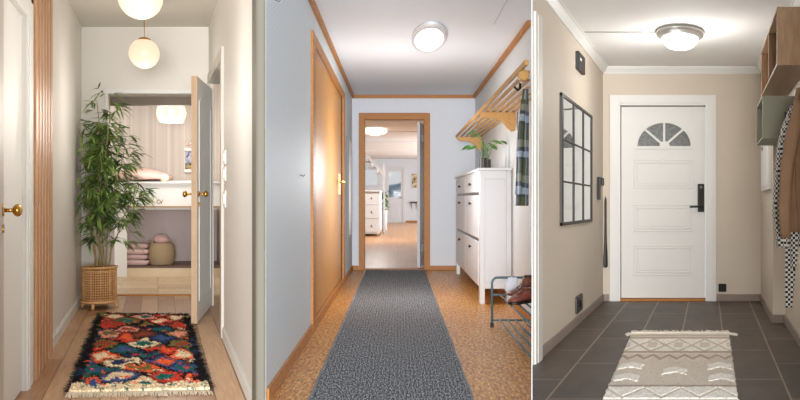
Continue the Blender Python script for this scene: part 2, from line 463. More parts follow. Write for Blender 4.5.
mb.fbox(F1R, 5.97, 5.99, 0, 2.07, -.1, 0); mb.fbox(F1R, 5.97, 7.42, 2.05, 2.07, -.1, 0)
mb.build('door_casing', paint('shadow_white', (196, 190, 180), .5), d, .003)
mb = MB(); mb.fbox(F1R, 5.9, 7.5, 0, 2.1, -.14, -.1); struct('wall_recess', mb, M_white1)

# light switches
sw = []
for i, (w, h) in enumerate(((1.33, .1), (1.21, .1), (1.03, .12))):
    t_ = thing('light_switch', F1R(5.80, w-.04, 0), ['topmost white switch plate in the column beside the door casing', 'middle white switch plate in the column beside the door casing', 'lowest white switch plate in the column beside the door casing'][i], 'light switch', 'switches on the right wall of the cream hall')
    mb = MB(); mb.fbox(F1R, 5.70, 5.84, w-h/2, w+h/2, 0, .009); mb.build('plate', M_whiteA, t_, .002)
    mb = MB(); mb.fbox(F1R, 5.735, 5.805, w-h/3.4, w+h/3.4, .009, .016); mb.build('rocker', M_whiteA, t_, .002)

# ---------------------------------------------------------------- hall two
V2 = 10.93; L2 = -.62; G2 = 1.06; H2 = 2.39
F2L, F2R, F2E = left(R2, L2), left(R2, G2, -1), front(R2, V2)
SEAM = (532-400)/800
def seam_u2(v): return SEAM*v - R2.ax*v
def seam_u3(v): return SEAM*v - R3.ax*v
struct('floor', uv_floor(R2, [(-.1645*2.6, 2.6), (seam_u2(2.6)-.003, 2.6), (G2, 6.33), (G2+.05, V2), (L2-.06, V2), (L2-.01, 3.78)]), M_cork)
struct('wall_left', wall(F2L, 3.775, V2, 0, H2, .04, [(5.92, 8.98, 0, 2.10)]), M_wallpaper)
struct('wall_right', wall(F2R, 6.36, V2, 0, H2, .05), M_wallpaper)
struct('wall_end', wall(F2E, L2-.1, G2+.1, 0, H2, .1, [(-.445, .362, 0, 2.055)]), M_end2)
mb = MB(); pts = [(-.1645*3.6, 3.6), (seam_u2(3.6)-.002, 3.6), (G2, 6.35), (G2+.1, V2), (L2-.1, V2), (L2-.03, 3.78)]
mb.loft([[R2.P(u, v, H2) for u, v in pts], [R2.P(u, v, H2+.05) for u, v in pts]]); struct('ceiling', mb, M_ceil2)
# ceiling board joints
mb = MB()
mb.box(R2, .78, .785, 5.7, 6.5, H2-.003, H2)
struct('trim_5', mb, paint('joint_grey', (196, 196, 196), .8), 'fine joints of the ceiling boards')
# wooden cornice and baseboards
mb = MB()
mb.fbox(F2L, 3.78, V2, H2-.045, H2, 0, .03); mb.fbox(F2E, L2, G2, H2-.045, H2, 0, .03); mb.fbox(F2R, 6.36, V2, H2-.045, H2, 0, .03)
struct('trim_6', mb, M_pine, 'honey coloured wooden cornice of the second hall', .003)
mb = MB(); mb.fbox(F2L, 3.78, 5.73, 0, .075, 0, .014); mb.fbox(F2L, 9.18, V2, 0, .065, 0, .014); struct('baseboard_left', mb, M_pine, None, .002)
mb = MB(); mb.fbox(F2E, L2, -.53, 0, .06, 0, .014); mb.fbox(F2E, .445, G2, 0, .06, 0, .014); struct('baseboard_end', mb, M_pine, None, .002)
mb = MB(); mb.fbox(F2R, 6.36, V2, 0, .06, 0, .014); struct('baseboard_right', mb, M_pine, None, .002)
# thin partition between hall two and hall three, running back from where one stands
mb = MB()
q = [(3.2, .0007), (6.36, .0012)]
c = []
for z in (-1.02, 1.47):
    for v, h in q: c.append(Vector((SEAM*v - h, v, z)))
    for v, h in q[::-1]: c.append(Vector((SEAM*v + h, v, z)))
mb.hexa(c); struct('wall_partition', mb, M_end2, 'thin white partition between the second and third hall')

# doorway casing in the end wall of hall two
mb = MB(); mb.fbox(F2E, -.527, -.445, 0, 2.145, -.11, .02); mb.fbox(F2E, .362, .444, 0, 2.145, -.11, .02); mb.fbox(F2E, -.445, .362, 2.055, 2.145, -.11, .02)
struct('trim_7', mb, M_pine, 'honey coloured wooden casing around the far doorway', .004)
mb = MB(); mb.box(R2, -.445, .362, V2-.02, V2+.14, -.02, .016); struct('trim_8', mb, M_pine, 'wooden threshold of the far doorway', .003)
d = thing('door_4', R2.P(.35, 11.05, 0), 'white door opened away into the far room, seen edge-on', 'door', kind='structure')
F, L = leafF(R2, (.312, 11.10), (.50, 12.05))
mb = MB(); mb.fbox(F, 0, L, .02, 2.04, -.04, 0); mb.build('door_leaf', M_cab, d, .003)
for w in (1.80, .30):
    mb = MB(); mb.box(R2, .325, .36, 11.02, 11.06, w-.05, w+.05); mb.build('hinge', M_grey, d, .002)

# oak veneer door in left wall
d = thing('door_5', R2.P(L2, 7.4, 0), 'flush oak veneer door in the left wall of the second hall', 'door', kind='structure')
mb = MB(); mb.fbox(F2L, 5.92, 8.98, .08, 2.10, -.045, -.008); lf = mb.build('door_leaf', M_doorwood, d, .003)
mb = MB(); mb.fbox(F2L, 5.73, 5.92, 0, 2.18, -.04, .018); mb.fbox(F2L, 8.98, 9.18, 0, 2.18, -.04, .018); mb.fbox(F2L, 5.92, 8.98, 2.10, 2.18, -.04, .018)
mb.build('door_casing', M_pine, d, .003)
mb = MB(); mb.fbox(F2L, 5.92, 8.98, 0, .074, -.045, .012); mb.build('threshold', M_pine, d, .003)
for w in (1.90, .25):
    mb = MB(); mb.fbox(F2L, 5.90, 5.96, w-.045, w+.045, -.01, .012); mb.build('hinge', M_grey, d, .002)
mb = MB(); mb.fbox(F2L, 8.55, 8.72, 1.02, 1.24, -.009, 0.0); mb.tube([F2L(8.66, 1.155, 0), F2L(8.66, 1.155, .055), F2L(8.30, 1.15, .06)], .011, 10)
mb.build('door_handle', M_brass, d, .001)
# mirror panel beyond
d = thing('wall_panel', R2.P(L2, 10.1, .5), 'narrow tall white framed panel on the left wall beyond the oak door', 'wall panel')
mb = MB(); mb.fbox(F2L, 9.62, 10.5, .52, 1.70, 0, .025); mb.build('panel_board', M_cab, d, .004)
mb = MB(); mb.fbox(F2L, 9.60, 9.66, .50, 1.72, .0, .034); mb.build('edge_strip', M_grey, d, .002)
for v, w, txt in ((5.1, 1.115, 'small hook at chest height on the left wall of the second hall'), (4.05, 1.97, 'small hook near the top of the left wall of the second hall')):
    mb = MB(); mb.tube([F2L(v, w+.01, 0), F2L(v, w, .02), F2L(v, w+.012, .03)], .004, 8)
    tag(mb.build('wall_hook', M_grey), txt, 'hook')

# far room seen through the doorway
def far():
    FE = front(R2, 33.0)
    struct('floor', uv_floor(R2, [(-3.2, V2+.14), (3.0, V2+.14), (3.0, 33.1), (-3.2, 33.1)], -.001), M_laminate)
    struct('wall_back', wall(FE, -3.2, 3.0, 0, 2.62, .1, [(-1.33, -.82, 1.55, 2.18), (-.44, .22, .02, 2.2)]), M_end2)
    struct('wall_back', wall(left(R2, -3.2), V2+.1, 33, 0, 2.62), M_end2)
    struct('wall_back', wall(left(R2, 3.0, -1), V2+.1, 33, 0, 2.62), M_end2)
    struct('wall_back', wall(front(R2, V2+.1), -3.3, L2-.1, 0, 2.62, .05), M_end2)
    struct('wall_back', wall(front(R2, V2+.1), G2+.1, 3.1, 0, 2.62, .05), M_end2)
    mb = MB(); mb.box(R2, -3.2, 3.0, V2+.1, 33.1, 2.62, 2.67)
    struct('ceiling', mb, paint('far_ceiling', (232, 232, 232), .8, var=.01))
    # boarding joints on that ceiling
    mb = MB()
    for v in (16, 19.5, 23, 27): mb.box(R2, -3, 3, v, v+.06, 2.605, 2.62)
    struct('trim_9', mb, M_ceil2, 'shallow ceiling battens of the far room')
    mb = MB(); mb.fbox(FE, -3.2, -.50, 0, .08, 0, .02); mb.fbox(FE, .28, 3.0, 0, .08, 0, .02); struct('baseboard_back', mb, M_pine)
    w_ = thing('window_1', R2.P(-1.07, 33, 1.55), 'small window in the far wall', 'window', kind='structure')
    mb = MB(); mb.fbox(FE, -1.41, -1.33, 1.48, 2.25, -.04, .03); mb.fbox(FE, -.82, -.74, 1.48, 2.25, -.04, .03); mb.fbox(FE, -1.33, -.82, 2.18, 2.25, -.04, .03); mb.fbox(FE, -1.33, -.82, 1.48, 1.55, -.04, .05)
    mb.build('window_frame', M_cab, w_, .004)
    mb = MB(); mb.fbox(FE, -1.33, -.82, 1.55, 2.18, -.03, -.022); mb.build('pane', M_glass, w_)
    w_ = thing('door_6', R2.P(-.1, 33, 0), 'white glazed outside door in the far wall', 'door', kind='structure')
    mb = MB(); mb.fbox(FE, -.55, -.44, 0, 2.3, -.05, .04); mb.fbox(FE, .22, .33, 0, 2.3, -.05, .04); mb.fbox(FE, -.44, .22, 2.2, 2.3, -.05, .04); mb.build('door_casing', M_cab, w_, .005)
    mb = MB(); mb.fbox(FE, -.44, -.36, .02, 2.2, -.05, 0); mb.fbox(FE, .14, .22, .02, 2.2, -.05, 0); mb.fbox(FE, -.36, .14, 2.1, 2.2, -.05, 0); mb.fbox(FE, -.36, .14, .02, 1.05, -.05, 0)
    mb.fbox(FE, -.30, .08, .15, .9, 0, .015); lf = mb.build('door_leaf', M_cab, w_, .005)
    mb = MB(); mb.fbox(FE, -.36, .14, 1.05, 2.1, -.03, -.022); mb.build('pane', M_glass, w_)
    mb = MB(); mb.tube([FE(.18, 1.02, 0), FE(.18, 1.02, .06), FE(.06, 1.02, .06)], .015, 8); mb.build('door_handle', M_grey, w_)
    # hills outside
    mb = MB(); mb.loft([[R2.P(u, 90 + dv, w) for dv, w in ((0, -3), (0, 1.9 + 1.0*sin(u*.21+.8) + .5*sin(u*.9)), (12, 2.2 + sin(u*.21+.8)), (14, -3))] for u in [x*.7 for x in range(-30, 31)]])
    struct('ground_hills', mb, paint('hill_blue', (120, 140, 158), .9), 'blue-grey hillside beyond the far window', smooth=True)
    # picture
    p = thing('wall_picture', R2.P(.70, 33, 1.6), 'small framed picture on the far wall right of the glazed door', 'picture')
    mb = MB(); mb.fbox(FE, .56, .86, 1.40, 2.05, 0, .03); mb.build('frame', M_cab, p, .004)
    t = NT('picture_print'); n = t.noise(t.coord(), 7, 3); t.set(t.ramp(n, [(.35, (80, 74, 60)), (.5, (190, 170, 120)), (.65, (225, 220, 210))]), .5)
    mb = MB(); mb.fbox(FE, .59, .83, 1.44, 2.01, .03, .034); mb.build('print', t.m, p)
    p = thing('wall_shelf', R2.P(.72, 33, .7), 'small white bracket shelf low on the far wall', 'shelf')
    mb = MB(); mb.fbox(FE, .52, .95, .80, .86, 0, .18); mb.build('board', M_knob, p, .004)
    for a in (.60, .82): mb = MB(); mb.fbox(FE, a, a+.06, .60, .80, 0, .12); mb.build('bracket', M_cab, p, .004)
    # staircase, white, climbing to the left
    st = thing('staircase', R2.P(-1.0, 22, 0), 'white staircase with closed balustrade rising at the left of the far room', 'staircase')
    mb = MB()
    for i in range(5):
        u1 = -.42 - i*.15; w = 1.66 + i*.165
        mb.box(R2, u1-.17, u1, 21.4, 22.6, w, w+.05); mb.box(R2, u1-.16, u1-.12, 21.4, 22.6, w+.05, w+.17)
    mb.build('steps', M_cab, st, .006)
    mb = MB(); P_ = R2.P
    for v in (21.3, 22.6):
        mb = MB(); mb.hexa([P_(-.38,v,1.58),P_(-.38,v+.05,1.58),P_(-1.2,v+.05,2.50),P_(-1.2,v,2.50),P_(-.38,v,1.70),P_(-.38,v+.05,1.70),P_(-1.2,v+.05,2.60),P_(-1.2,v,2.60)]); mb.build('stringer', M_cab, st, .006)
        mb = MB(); mb.box(R2, -.40, -.35, v+.05, v+.10, 1.2 if v < 22 else 0, 1.92); mb.build('newel_post', M_cab, st, .004)
    db = thing('dresser', R2.P(-.72, 21.4, 0), 'white chest with dark knobs under the stairs of the far room', 'chest of drawers')
    mb = MB(); mb.box(R2, -1.2, -.47, 20.9, 24.0, .06, 1.16); mb.box(R2, -1.22, -.45, 20.8, 24.1, 1.16, 1.2)
    for (u, v) in ((-1.15, 21), (-.55, 21), (-.55, 23.9), (-1.15, 23.9)): mb.box(R2, u, u+.06, v, v+.08, 0, .06)
    mb.build('body', M_cab, db, .006)
    for i in range(3):
        w = .1 + i*.36
        mb = MB(); mb.box(R2, -1.16, -.51, 20.88, 20.9, w, w+.33); dr = mb.build('drawer', M_cab, db, .004)
        for u in (-.98, -.68):
            mb = MB(); c = R2.P(u, 20.88, w+.17); mb.tube([c, c+Vector((0, -.03, 0))], .022, 10); mb.build('knob', M_knob, dr)
    hp = thing('trailing_plant', R2.P(-.36, 25, .98), 'green trailing plant on the far side of the white chest', 'plant')
    mb = MB(); mb.lathe(R2.P(-.40, 24.3, 0), [(.07, 0), (.08, .02), (.09, .75), (.08, .77), (.01, .76)], 16); mb.build('pot', M_cab, hp, smooth=True)
    mb = MB()
    for i in range(60):
        a = random.uniform(0, 6.28); r = random.uniform(.02, .12); c = R2.P(-.40, 24.3, 0) + Vector((cos(a)*r, sin(a)*r, random.uniform(.7, 1.25)))
        e = c + Vector((cos(a)*.12, sin(a)*.12, -.1)); s_ = Vector((-sin(a), cos(a), .2))*.035
        mb.face([c, (c+e)/2 + s_, e, (c+e)/2 - s_])
    mb.build('leaves', M_potleaf, hp, fix=False)
    lp = thing('ceiling_light', R2.P(-.53, 18.9, 2.62), 'patterned glass flush light on the far room ceiling', 'ceiling light')
    mb = MB(); c = R2.P(-.53, 18.9, 2.62)
    mb.lathe(c, [(.01, 0), (.10, 0), (.10, -.04), (.01, -.04)], 24); mb.build('base', M_grey, lp, smooth=False)
    mb = MB(); mb.lathe(c, [(.28, -.03), (.29, -.06), (.23, -.11), (.12, -.14), (.005, -.15)], 32, 2.0); mb.build('glass_bowl', emit('far_bowl', (255, 252, 240), .9), lp, smooth=True)
    for k in range(8):
        a = k*pi/4; mb = MB(); q = c + Vector((cos(a)*.16, sin(a)*.32, -.133)); mb.lathe(q, [(.003, -.006), (.022, -.004), (.022, .004), (.003, .006)], 8); mb.build('glass_bead', M_grey, lp)
    l = bpy.data.lights.new('far_lamp', 'AREA'); l.shape = 'DISK'; l.size = .5; l.energy = 75; l.color = (1, .97, .93)
    o = bpy.data.objects.new('far_lamp', l); COL.objects.link(o); o.location = c + Vector((0, 0, -.17)); o.parent = None
far()
area('far_room_fill', R2.P(2.7, 26, 1.2), R2.P(-2, 26, 1.2), 10, 1.8, 270, (.93, .97, 1))  # added fill light from the side; that wall of the far room has no window

# ---------------------------------------------------------------- hall three
V3 = 8.083; L3 = -1.061; G3 = .535; K3 = .635; H3 = 2.364
F3L, F3R, F3E, F3K = left(R3, L3), left(R3, G3, -1), front(R3, V3), left(R3, K3, -1)
struct('floor', uv_floor(R3, [(seam_u3(2.6)+.003, 2.6), (.8, 2.6), (.8, V3), (L3-.05, V3), (L3, 4.83)]), M_tile)
mb = MB(); mb.loft([[R3.P(u, v, w) for u, v in ((L3, 4.83), (L3-.0005, 4.832), (L3-.06, V3), (L3, V3))] for w in (0, H3)]); struct('wall_left', mb, M_wall3)
struct('wall_end', wall(F3E, L3-.06, G3+.1, 0, H3, .12, [(-.885, -.025, 0, 1.975)]), M_wall3)
mb = MB(); mb.box(R3, G3, .75, 6.58, V3, 0, H3); struct('wall_right', mb, M_wall3, 'taupe wall return beside the end wall')
mb = MB(); mb.box(R3, K3, .75, 2.6, 6.58, 0, H3); struct('wall_right', mb, M_wall3, 'taupe wall behind the coats')
pts = [(seam_u3(3.6)+.002, 3.6), (.75, 3.6), (.75, V3), (L3-.06, V3), (L3, 4.83)]
mb = MB(); mb.loft([[R3.P(u, v, H3) for u, v in pts], [R3.P(u, v, H3+.05) for u, v in pts]]); struct('ceiling', mb, M_ceil3)
# crown moulding
def crown(F, a0, a1, mb):
    prof = [(0, H3-.068), (.011, H3-.068), (.014, H3-.058), (.042, H3-.025), (.048, H3-.012), (.058, H3-.01), (.058, H3), (0, H3)]
    mb.loft([[F(a0, w, n) for n, w in prof], [F(a1, w, n) for n, w in prof]])
mb = MB(); crown(F3L, 4.83, V3, mb); crown(F3E, L3, G3, mb); crown(F3R, 6.58, V3, mb); crown(F3K, 3.6, 6.58, mb)
struct('trim_10', mb, M_white3, 'white crown moulding of the third hall')
mb = MB(); mb.fbox(F3L, 5.06, V3, 0, .07, 0, .012); struct('baseboard_left', mb, M_skirt, None, .002)
mb = MB(); mb.fbox(F3E, L3, -1.0, 0, .07, 0, .012); mb.fbox(F3E, .085, G3, 0, .07, 0, .012); struct('baseboard_end', mb, M_skirt, None, .002)
mb = MB(); mb.fbox(F3R, 6.57, V3, 0, .07, 0, .012); mb.fbox(front(R3, 6.58), G3, K3, 0, .07, 0, .012); mb.fbox(F3K, 2.6, 6.57, 0, .07, 0, .012); struct('baseboard_right', mb, M_skirt, None, .002)
mb = MB(); mb.fbox(F3L, 4.86, 5.05, 0, 2.15, 0, .018); mb.fbox(F3L, 4.90, 5.02, 0, 2.13, .018, .024); mb.fbox(F3L, 4.835, 4.86, 0, 2.05, 0, .006)
struct('trim_11', mb, paint('casing_offwhite', (206, 203, 196), .5), 'white door casing at the near end of the left wall of the third hall', .003)

# entrance door
d = thing('door_7', F3E(-.445, 0, 0), 'white entrance door with three raised panels and a fan window', 'door', kind='structure')
mb = MB()
mb.fbox(F3E, -.99, -.885, 0, 2.08, -.1, .022); mb.fbox(F3E, -.025, .082, 0, 2.08, -.1, .022); mb.fbox(F3E, -.885, -.025, 1.975, 2.08, -.1, .022)
mb.fbox(F3E, -.97, -.905, 0, 2.06, .022, .03); mb.fbox(F3E, -.005, .06, 0, 2.06, .022, .03); mb.fbox(F3E, -.905, -.005, 1.995, 2.06, .022, .03)
mb.build('door_casing', M_white3, d, .003)
mb = MB(); mb.box(R3, -.885, -.025, V3-.03, V3+.1, 0, .022); mb.build('threshold', M_pine, d, .003)
FD = front(R3, V3+.035)                 # face of the leaf
cu, cw, rx, rz = -.445, 1.568, .275, .24
mb = MB()
# leaf with a half-round hole: columns around the arc
mb.fbox(FD, -.878, cu-rx, .03, 1.966, -.045, 0); mb.fbox(FD, cu+rx, -.032, .03, 1.966, -.045, 0); mb.fbox(FD, cu-rx, cu+rx, .03, cw, -.045, 0)
N = 24
for i in range(N):
    a0, a1 = pi*i/N, pi*(i+1)/N
    p, q = (cu-rx*cos(a0), cw+rz*sin(a0)), (cu-rx*cos(a1), cw+rz*sin(a1))
    mb.hexa([FD(p[0],p[1],0),FD(q[0],q[1],0),FD(q[0],q[1],-.045),FD(p[0],p[1],-.045),FD(p[0],1.966,0),FD(q[0],1.966,0),FD(q[0],1.966,-.045),FD(p[0],1.966,-.045)])
lf = mb.build('door_leaf', M_white3, d)
def arcbar(mb, r0x, r0z, r1x, r1z, n0, n1):
    for i in range(N):
        a0, a1 = pi*i/N, pi*(i+1)/N
        def pt(a, x, z, n): return FD(cu-x*cos(a), cw+z*sin(a), n)
        mb.hexa([pt(a0,r0x,r0z,n0),pt(a1,r0x,r0z,n0),pt(a1,r0x,r0z,n1),pt(a0,r0x,r0z,n1),pt(a0,r1x,r1z,n0),pt(a1,r1x,r1z,n0),pt(a1,r1x,r1z,n1),pt(a0,r1x,r1z,n1)])
mb = MB(); arcbar(mb, rx-.006, rz-.006, rx+.012, rz+.012, -.004, .012)
mb.fbox(FD, cu-rx-.03, cu+rx+.03, cw-.03, cw-.004, 0, .018)
for a in (45, 90, 135):
    c, s_ = cos(radians(a)), sin(radians(a)); o1 = Vector((-s_, c))*.011
    p0 = Vector((cu+c*.03, cw+s_*.03)); p1 = Vector((cu+c*rx*.98, cw+s_*rz*.98))
    q = [p0-o1, p1-o1, p1+o1, p0+o1]
    mb.hexa([FD(v.x, v.y, -.025) for v in q] + [FD(v.x, v.y, .006) for v in q])
mb.lathe(FD(cu, cw, -.01), [(.002, -.018), (.05, -.018), (.05, .01), (.002, .01)], 24, axis='Y')
mb.build('fan_frame', M_white3, d)
def mat_fanglass():
    t = NT('textured_fan_glass'); v = t.coord(); n = t.noise(v, 60, 4, .7)
    t.set(t.ramp(n, [(.3, (92, 94, 94)), (.7, (158, 160, 158))]), .2); t.b.inputs['Transmission Weight'].default_value = .25; t.bump(n, .6, .01); return t.m
mb = MB(); bm = mb.bm
ring = [FD(cu-rx*cos(pi*i/N), cw+rz*sin(pi*i/N), -.02) for i in range(N+1)]; back = [p + Vector((0, .006, 0)) for p in ring]
mb.loft([ring, back]); mb.build('fan_glass', mat_fanglass(), d)
for (w0, w1) in ((1.135, 1.43), (.70, .975), (.255, .565)):
    mb = MB(); s0, s1 = -.755, -.15
    for k, (ins, wd, n) in enumerate(((0, .012, .008), (.028, .010, .011))):
        a, b, lo, hi = s0+ins, s1-ins, w0+ins, w1-ins
        mb.fbox(FD, a, b, lo, lo+wd, 0, n); mb.fbox(FD, a, b, hi-wd, hi, 0, n); mb.fbox(FD, a, a+wd, lo, hi, 0, n); mb.fbox(FD, b-wd, b, lo, hi, 0, n)
    mb.fbox(FD, s0+.05, s1-.05, w0+.05, w1-.05, 0, .007)
    mb.build('raised_panel', M_white3, d, .003)
mb = MB(); mb.fbox(FD, -.105, -.038, .90, 1.185, 0, .03); ph = mb.build('lock_plate', M_black, d, .008)
mb = MB(); mb.tube([FD(-.07, .955, .03), FD(-.07, .955, .065), FD(-.18, .952, .07)], .011, 10); mb.build('lever_handle', M_black, ph, smooth=True)
mb = MB(); mb.lathe(FD(-.071, 1.15, .03), [(.002, 0), (.014, 0), (.013, -.006), (.002, -.006)], 14, axis='Y'); mb.build('lock_button', M_grey, ph)

# ================================================================== THINGS IN HALL ONE
def globe(u, v, w, label):
    c = R1.P(u, v, w); r = .119
    t_ = thing('globe_pendant', c, label, 'pendant lamp', 'opal globe pendants')
    mb = MB(); mb.lathe(c, [(r*sin(pi*i/24)+1e-4, -r*cos(pi*i/24)) for i in range(25)], 40)
    mb.build('globe_shade', M_globe, t_, smooth=True)
    mb = MB(); mb.lathe(c, [(.002, r+.008), (.03, r+.008), (.05, r-.004), (.055, r-.018)], 24); mb.build('cap', M_brass, t_, smooth=True)
    top = R1.P(u, v, H1)
    mb = MB(); mb.tube([c+Vector((0, 0, r)), top], .0035, 8); mb.build('cord', M_brass, t_)
    mb = MB(); mb.lathe(top, [(.002, -.03), (.04, -.028), (.05, 0)], 24); mb.build('ceiling_rose', M_brass, t_, smooth=True)
    l = bpy.data.lights.new('globe_glow', 'POINT'); l.energy = 10; l.color = (1, .94, .86); l.shadow_soft_size = .1
    o = bpy.data.objects.new('globe_glow', l); COL.objects.link(o); o.location = c + Vector((0, 0, -r-.32))
def mat_globe():
    t = NT('opal_glass'); t.set((176, 158, 138), .35)
    lw = t.n('ShaderNodeTexCoord'); sp = t.n('ShaderNodeSeparateXYZ'); t.l(lw.outputs['Object'], sp.inputs[0])
    t.b.inputs['Emission Color'].default_value = (*lin((255, 226, 194)), 1); t.b.inputs['Emission Strength'].default_value = .68
    return t.m
M_globe = mat_globe()
globe(-.096, 4.36, 2.165, 'larger looking glowing opal globe pendant, nearer, cut by the top of the frame')
globe(-.110, 6.40, 2.175, 'smaller looking glowing opal globe pendant hanging farther down the cream hall')

# plant pot basket
def basket():
    base = R1.P(-.533, 7.28, 0)
    t_ = thing('rattan_basket', base, 'round openwork rattan planter on short legs holding the tall bamboo plant', 'basket')
    r = .148; h0 = .055; h1 = .37
    mb = MB()
    mb.ring(base+Vector((0, 0, h1)), r+.004, .011, 36, 8); mb.ring(base+Vector((0, 0, h1-.03)), r, .006, 36); mb.build('rim', M_rattan, t_, smooth=True)
    mb = MB()
    for k in range(12): mb.ring(base+Vector((0, 0, h0+.03+k*.022)), r, .0045, 36, 5)
    for k in range(44):
        a = 2*pi*k/44; p = Vector((cos(a)*r, sin(a)*r, 0)); mb.tube([base+p+Vector((0, 0, h0)), base+p+Vector((0, 0, h1))], .0035 if k % 4 else .007, 5)
    mb.build('woven_side', M_rattan, t_, smooth=True)
    mb = MB(); mb.ring(base+Vector((0, 0, h0+.008)), r+.008, .013, 36, 8); mb.build('bottom_hoop', M_rattan, t_, smooth=True)
    for a in (-90, 0, 90, 180):
        c = base + Vector((cos(radians(a))*r, sin(radians(a))*r, 0)); mb = MB(); mb.tube([c+Vector((0, 0, h0)), c+Vector((cos(radians(a))*.012, sin(radians(a))*.012, 0))], [.016, .012], 10); mb.build('leg', M_rattan, t_, smooth=True)
    mb = MB(); mb.lathe(base, [(.005, h0), (r-.02, h0), (r-.014, h1-.05), (.005, h1-.05)], 28); mb.build('inner_liner', paint('brown_liner', (120, 84, 52), .8), t_)
basket()

def leaf_blade(mb, c, dirn, L, wd, droop=.3):
    dirn = dirn.normalized(); side = dirn.cross(Vector((0, 0, 1)))
    if side.length < .05: side = Vector((1, 0, 0))
    side.normalize(); side = (side + Vector((0, 0, random.uniform(-.5, .5)))).normalized()
    prof = [(0, .12), (.25, .9), (.5, 1), (.78, .6), (1, .02)]
    prev = None
    for t, w in prof:
        p = c + dirn*(L*t) + Vector((0, 0, -droop*L*t*t)); a = mb.bm.verts.new(p + side*(wd*w/2)); m = mb.bm.verts.new(p + Vector((0, 0, -wd*.12*w))); b = mb.bm.verts.new(p - side*(wd*w/2))
        if prev:
            mb.bm.faces.new((prev[0], prev[1], m, a)); mb.bm.faces.new((prev[1], prev[2], b, m))
        prev = (a, m, b)
def bamboo():
    base = R1.P(-.533, 7.28, .325)
    t_ = thing('bamboo_plant', base, 'tall leafy green bamboo plant in the rattan planter', 'plant')
    lf = MB(); rnd = random.Random(5)
    tops = [(-.03, .05, 1.55), (.10, -.05, 1.60), (.02, .12, 1.38), (-.12, -.06, 1.30), (.19, .02, 1.22), (.07, -.14, 1.05), (.28, .04, .78), (-.06, -.10, .80)]
    for (dx, dy, h) in tops:
        p0 = base + Vector((dx*.25, dy*.3, 0)); pts = []
        for i in range(9):
            t = i/8; pts.append(p0 + Vector((dx*t**1.5 + .01*sin(i*2.1), dy*t, h*t)))
        mb = MB(); mb.tube(pts, [.009*(1-.65*i/8) for i in range(9)], 7); mb.build('cane', M_cane, t_, smooth=True)
        for i in range(44):
            t = rnd.uniform(.34, 1.0); k = t*8; i0 = min(7, int(k)); p = pts[i0].lerp(pts[i0+1], k-i0)
            a = rnd.uniform(0, 2*pi); ln = rnd.uniform(.06, .21)*(1.15 - .5*t)
            e = p + Vector((cos(a)*ln, sin(a)*ln*.9, rnd.uniform(-.05, .10)))
            for _ in range(rnd.randint(5, 8)):
                aa = a + rnd.uniform(-1.2, 1.2); d_ = Vector((cos(aa), sin(aa), rnd.uniform(-.6, .45)))
                q = p.lerp(e, rnd.uniform(.4, 1)); L = rnd.uniform(.09, .16)
                tip = q + d_.normalized()*L
                # keep the blades off the two walls
                lu = tip.x - R1.ax*tip.y
                if lu < L1 + .015 or tip.y > V1 - .02 or q.x - R1.ax*q.y < L1+.015 or q.y > V1-.02: continue
                leaf_blade(lf, q, d_, L, rnd.uniform(.015, .026), rnd.uniform(.1, .6))
    o = lf.build('foliage', M_bamboo, t_, fix=False); o['kind'] = 'stuff'
bamboo()

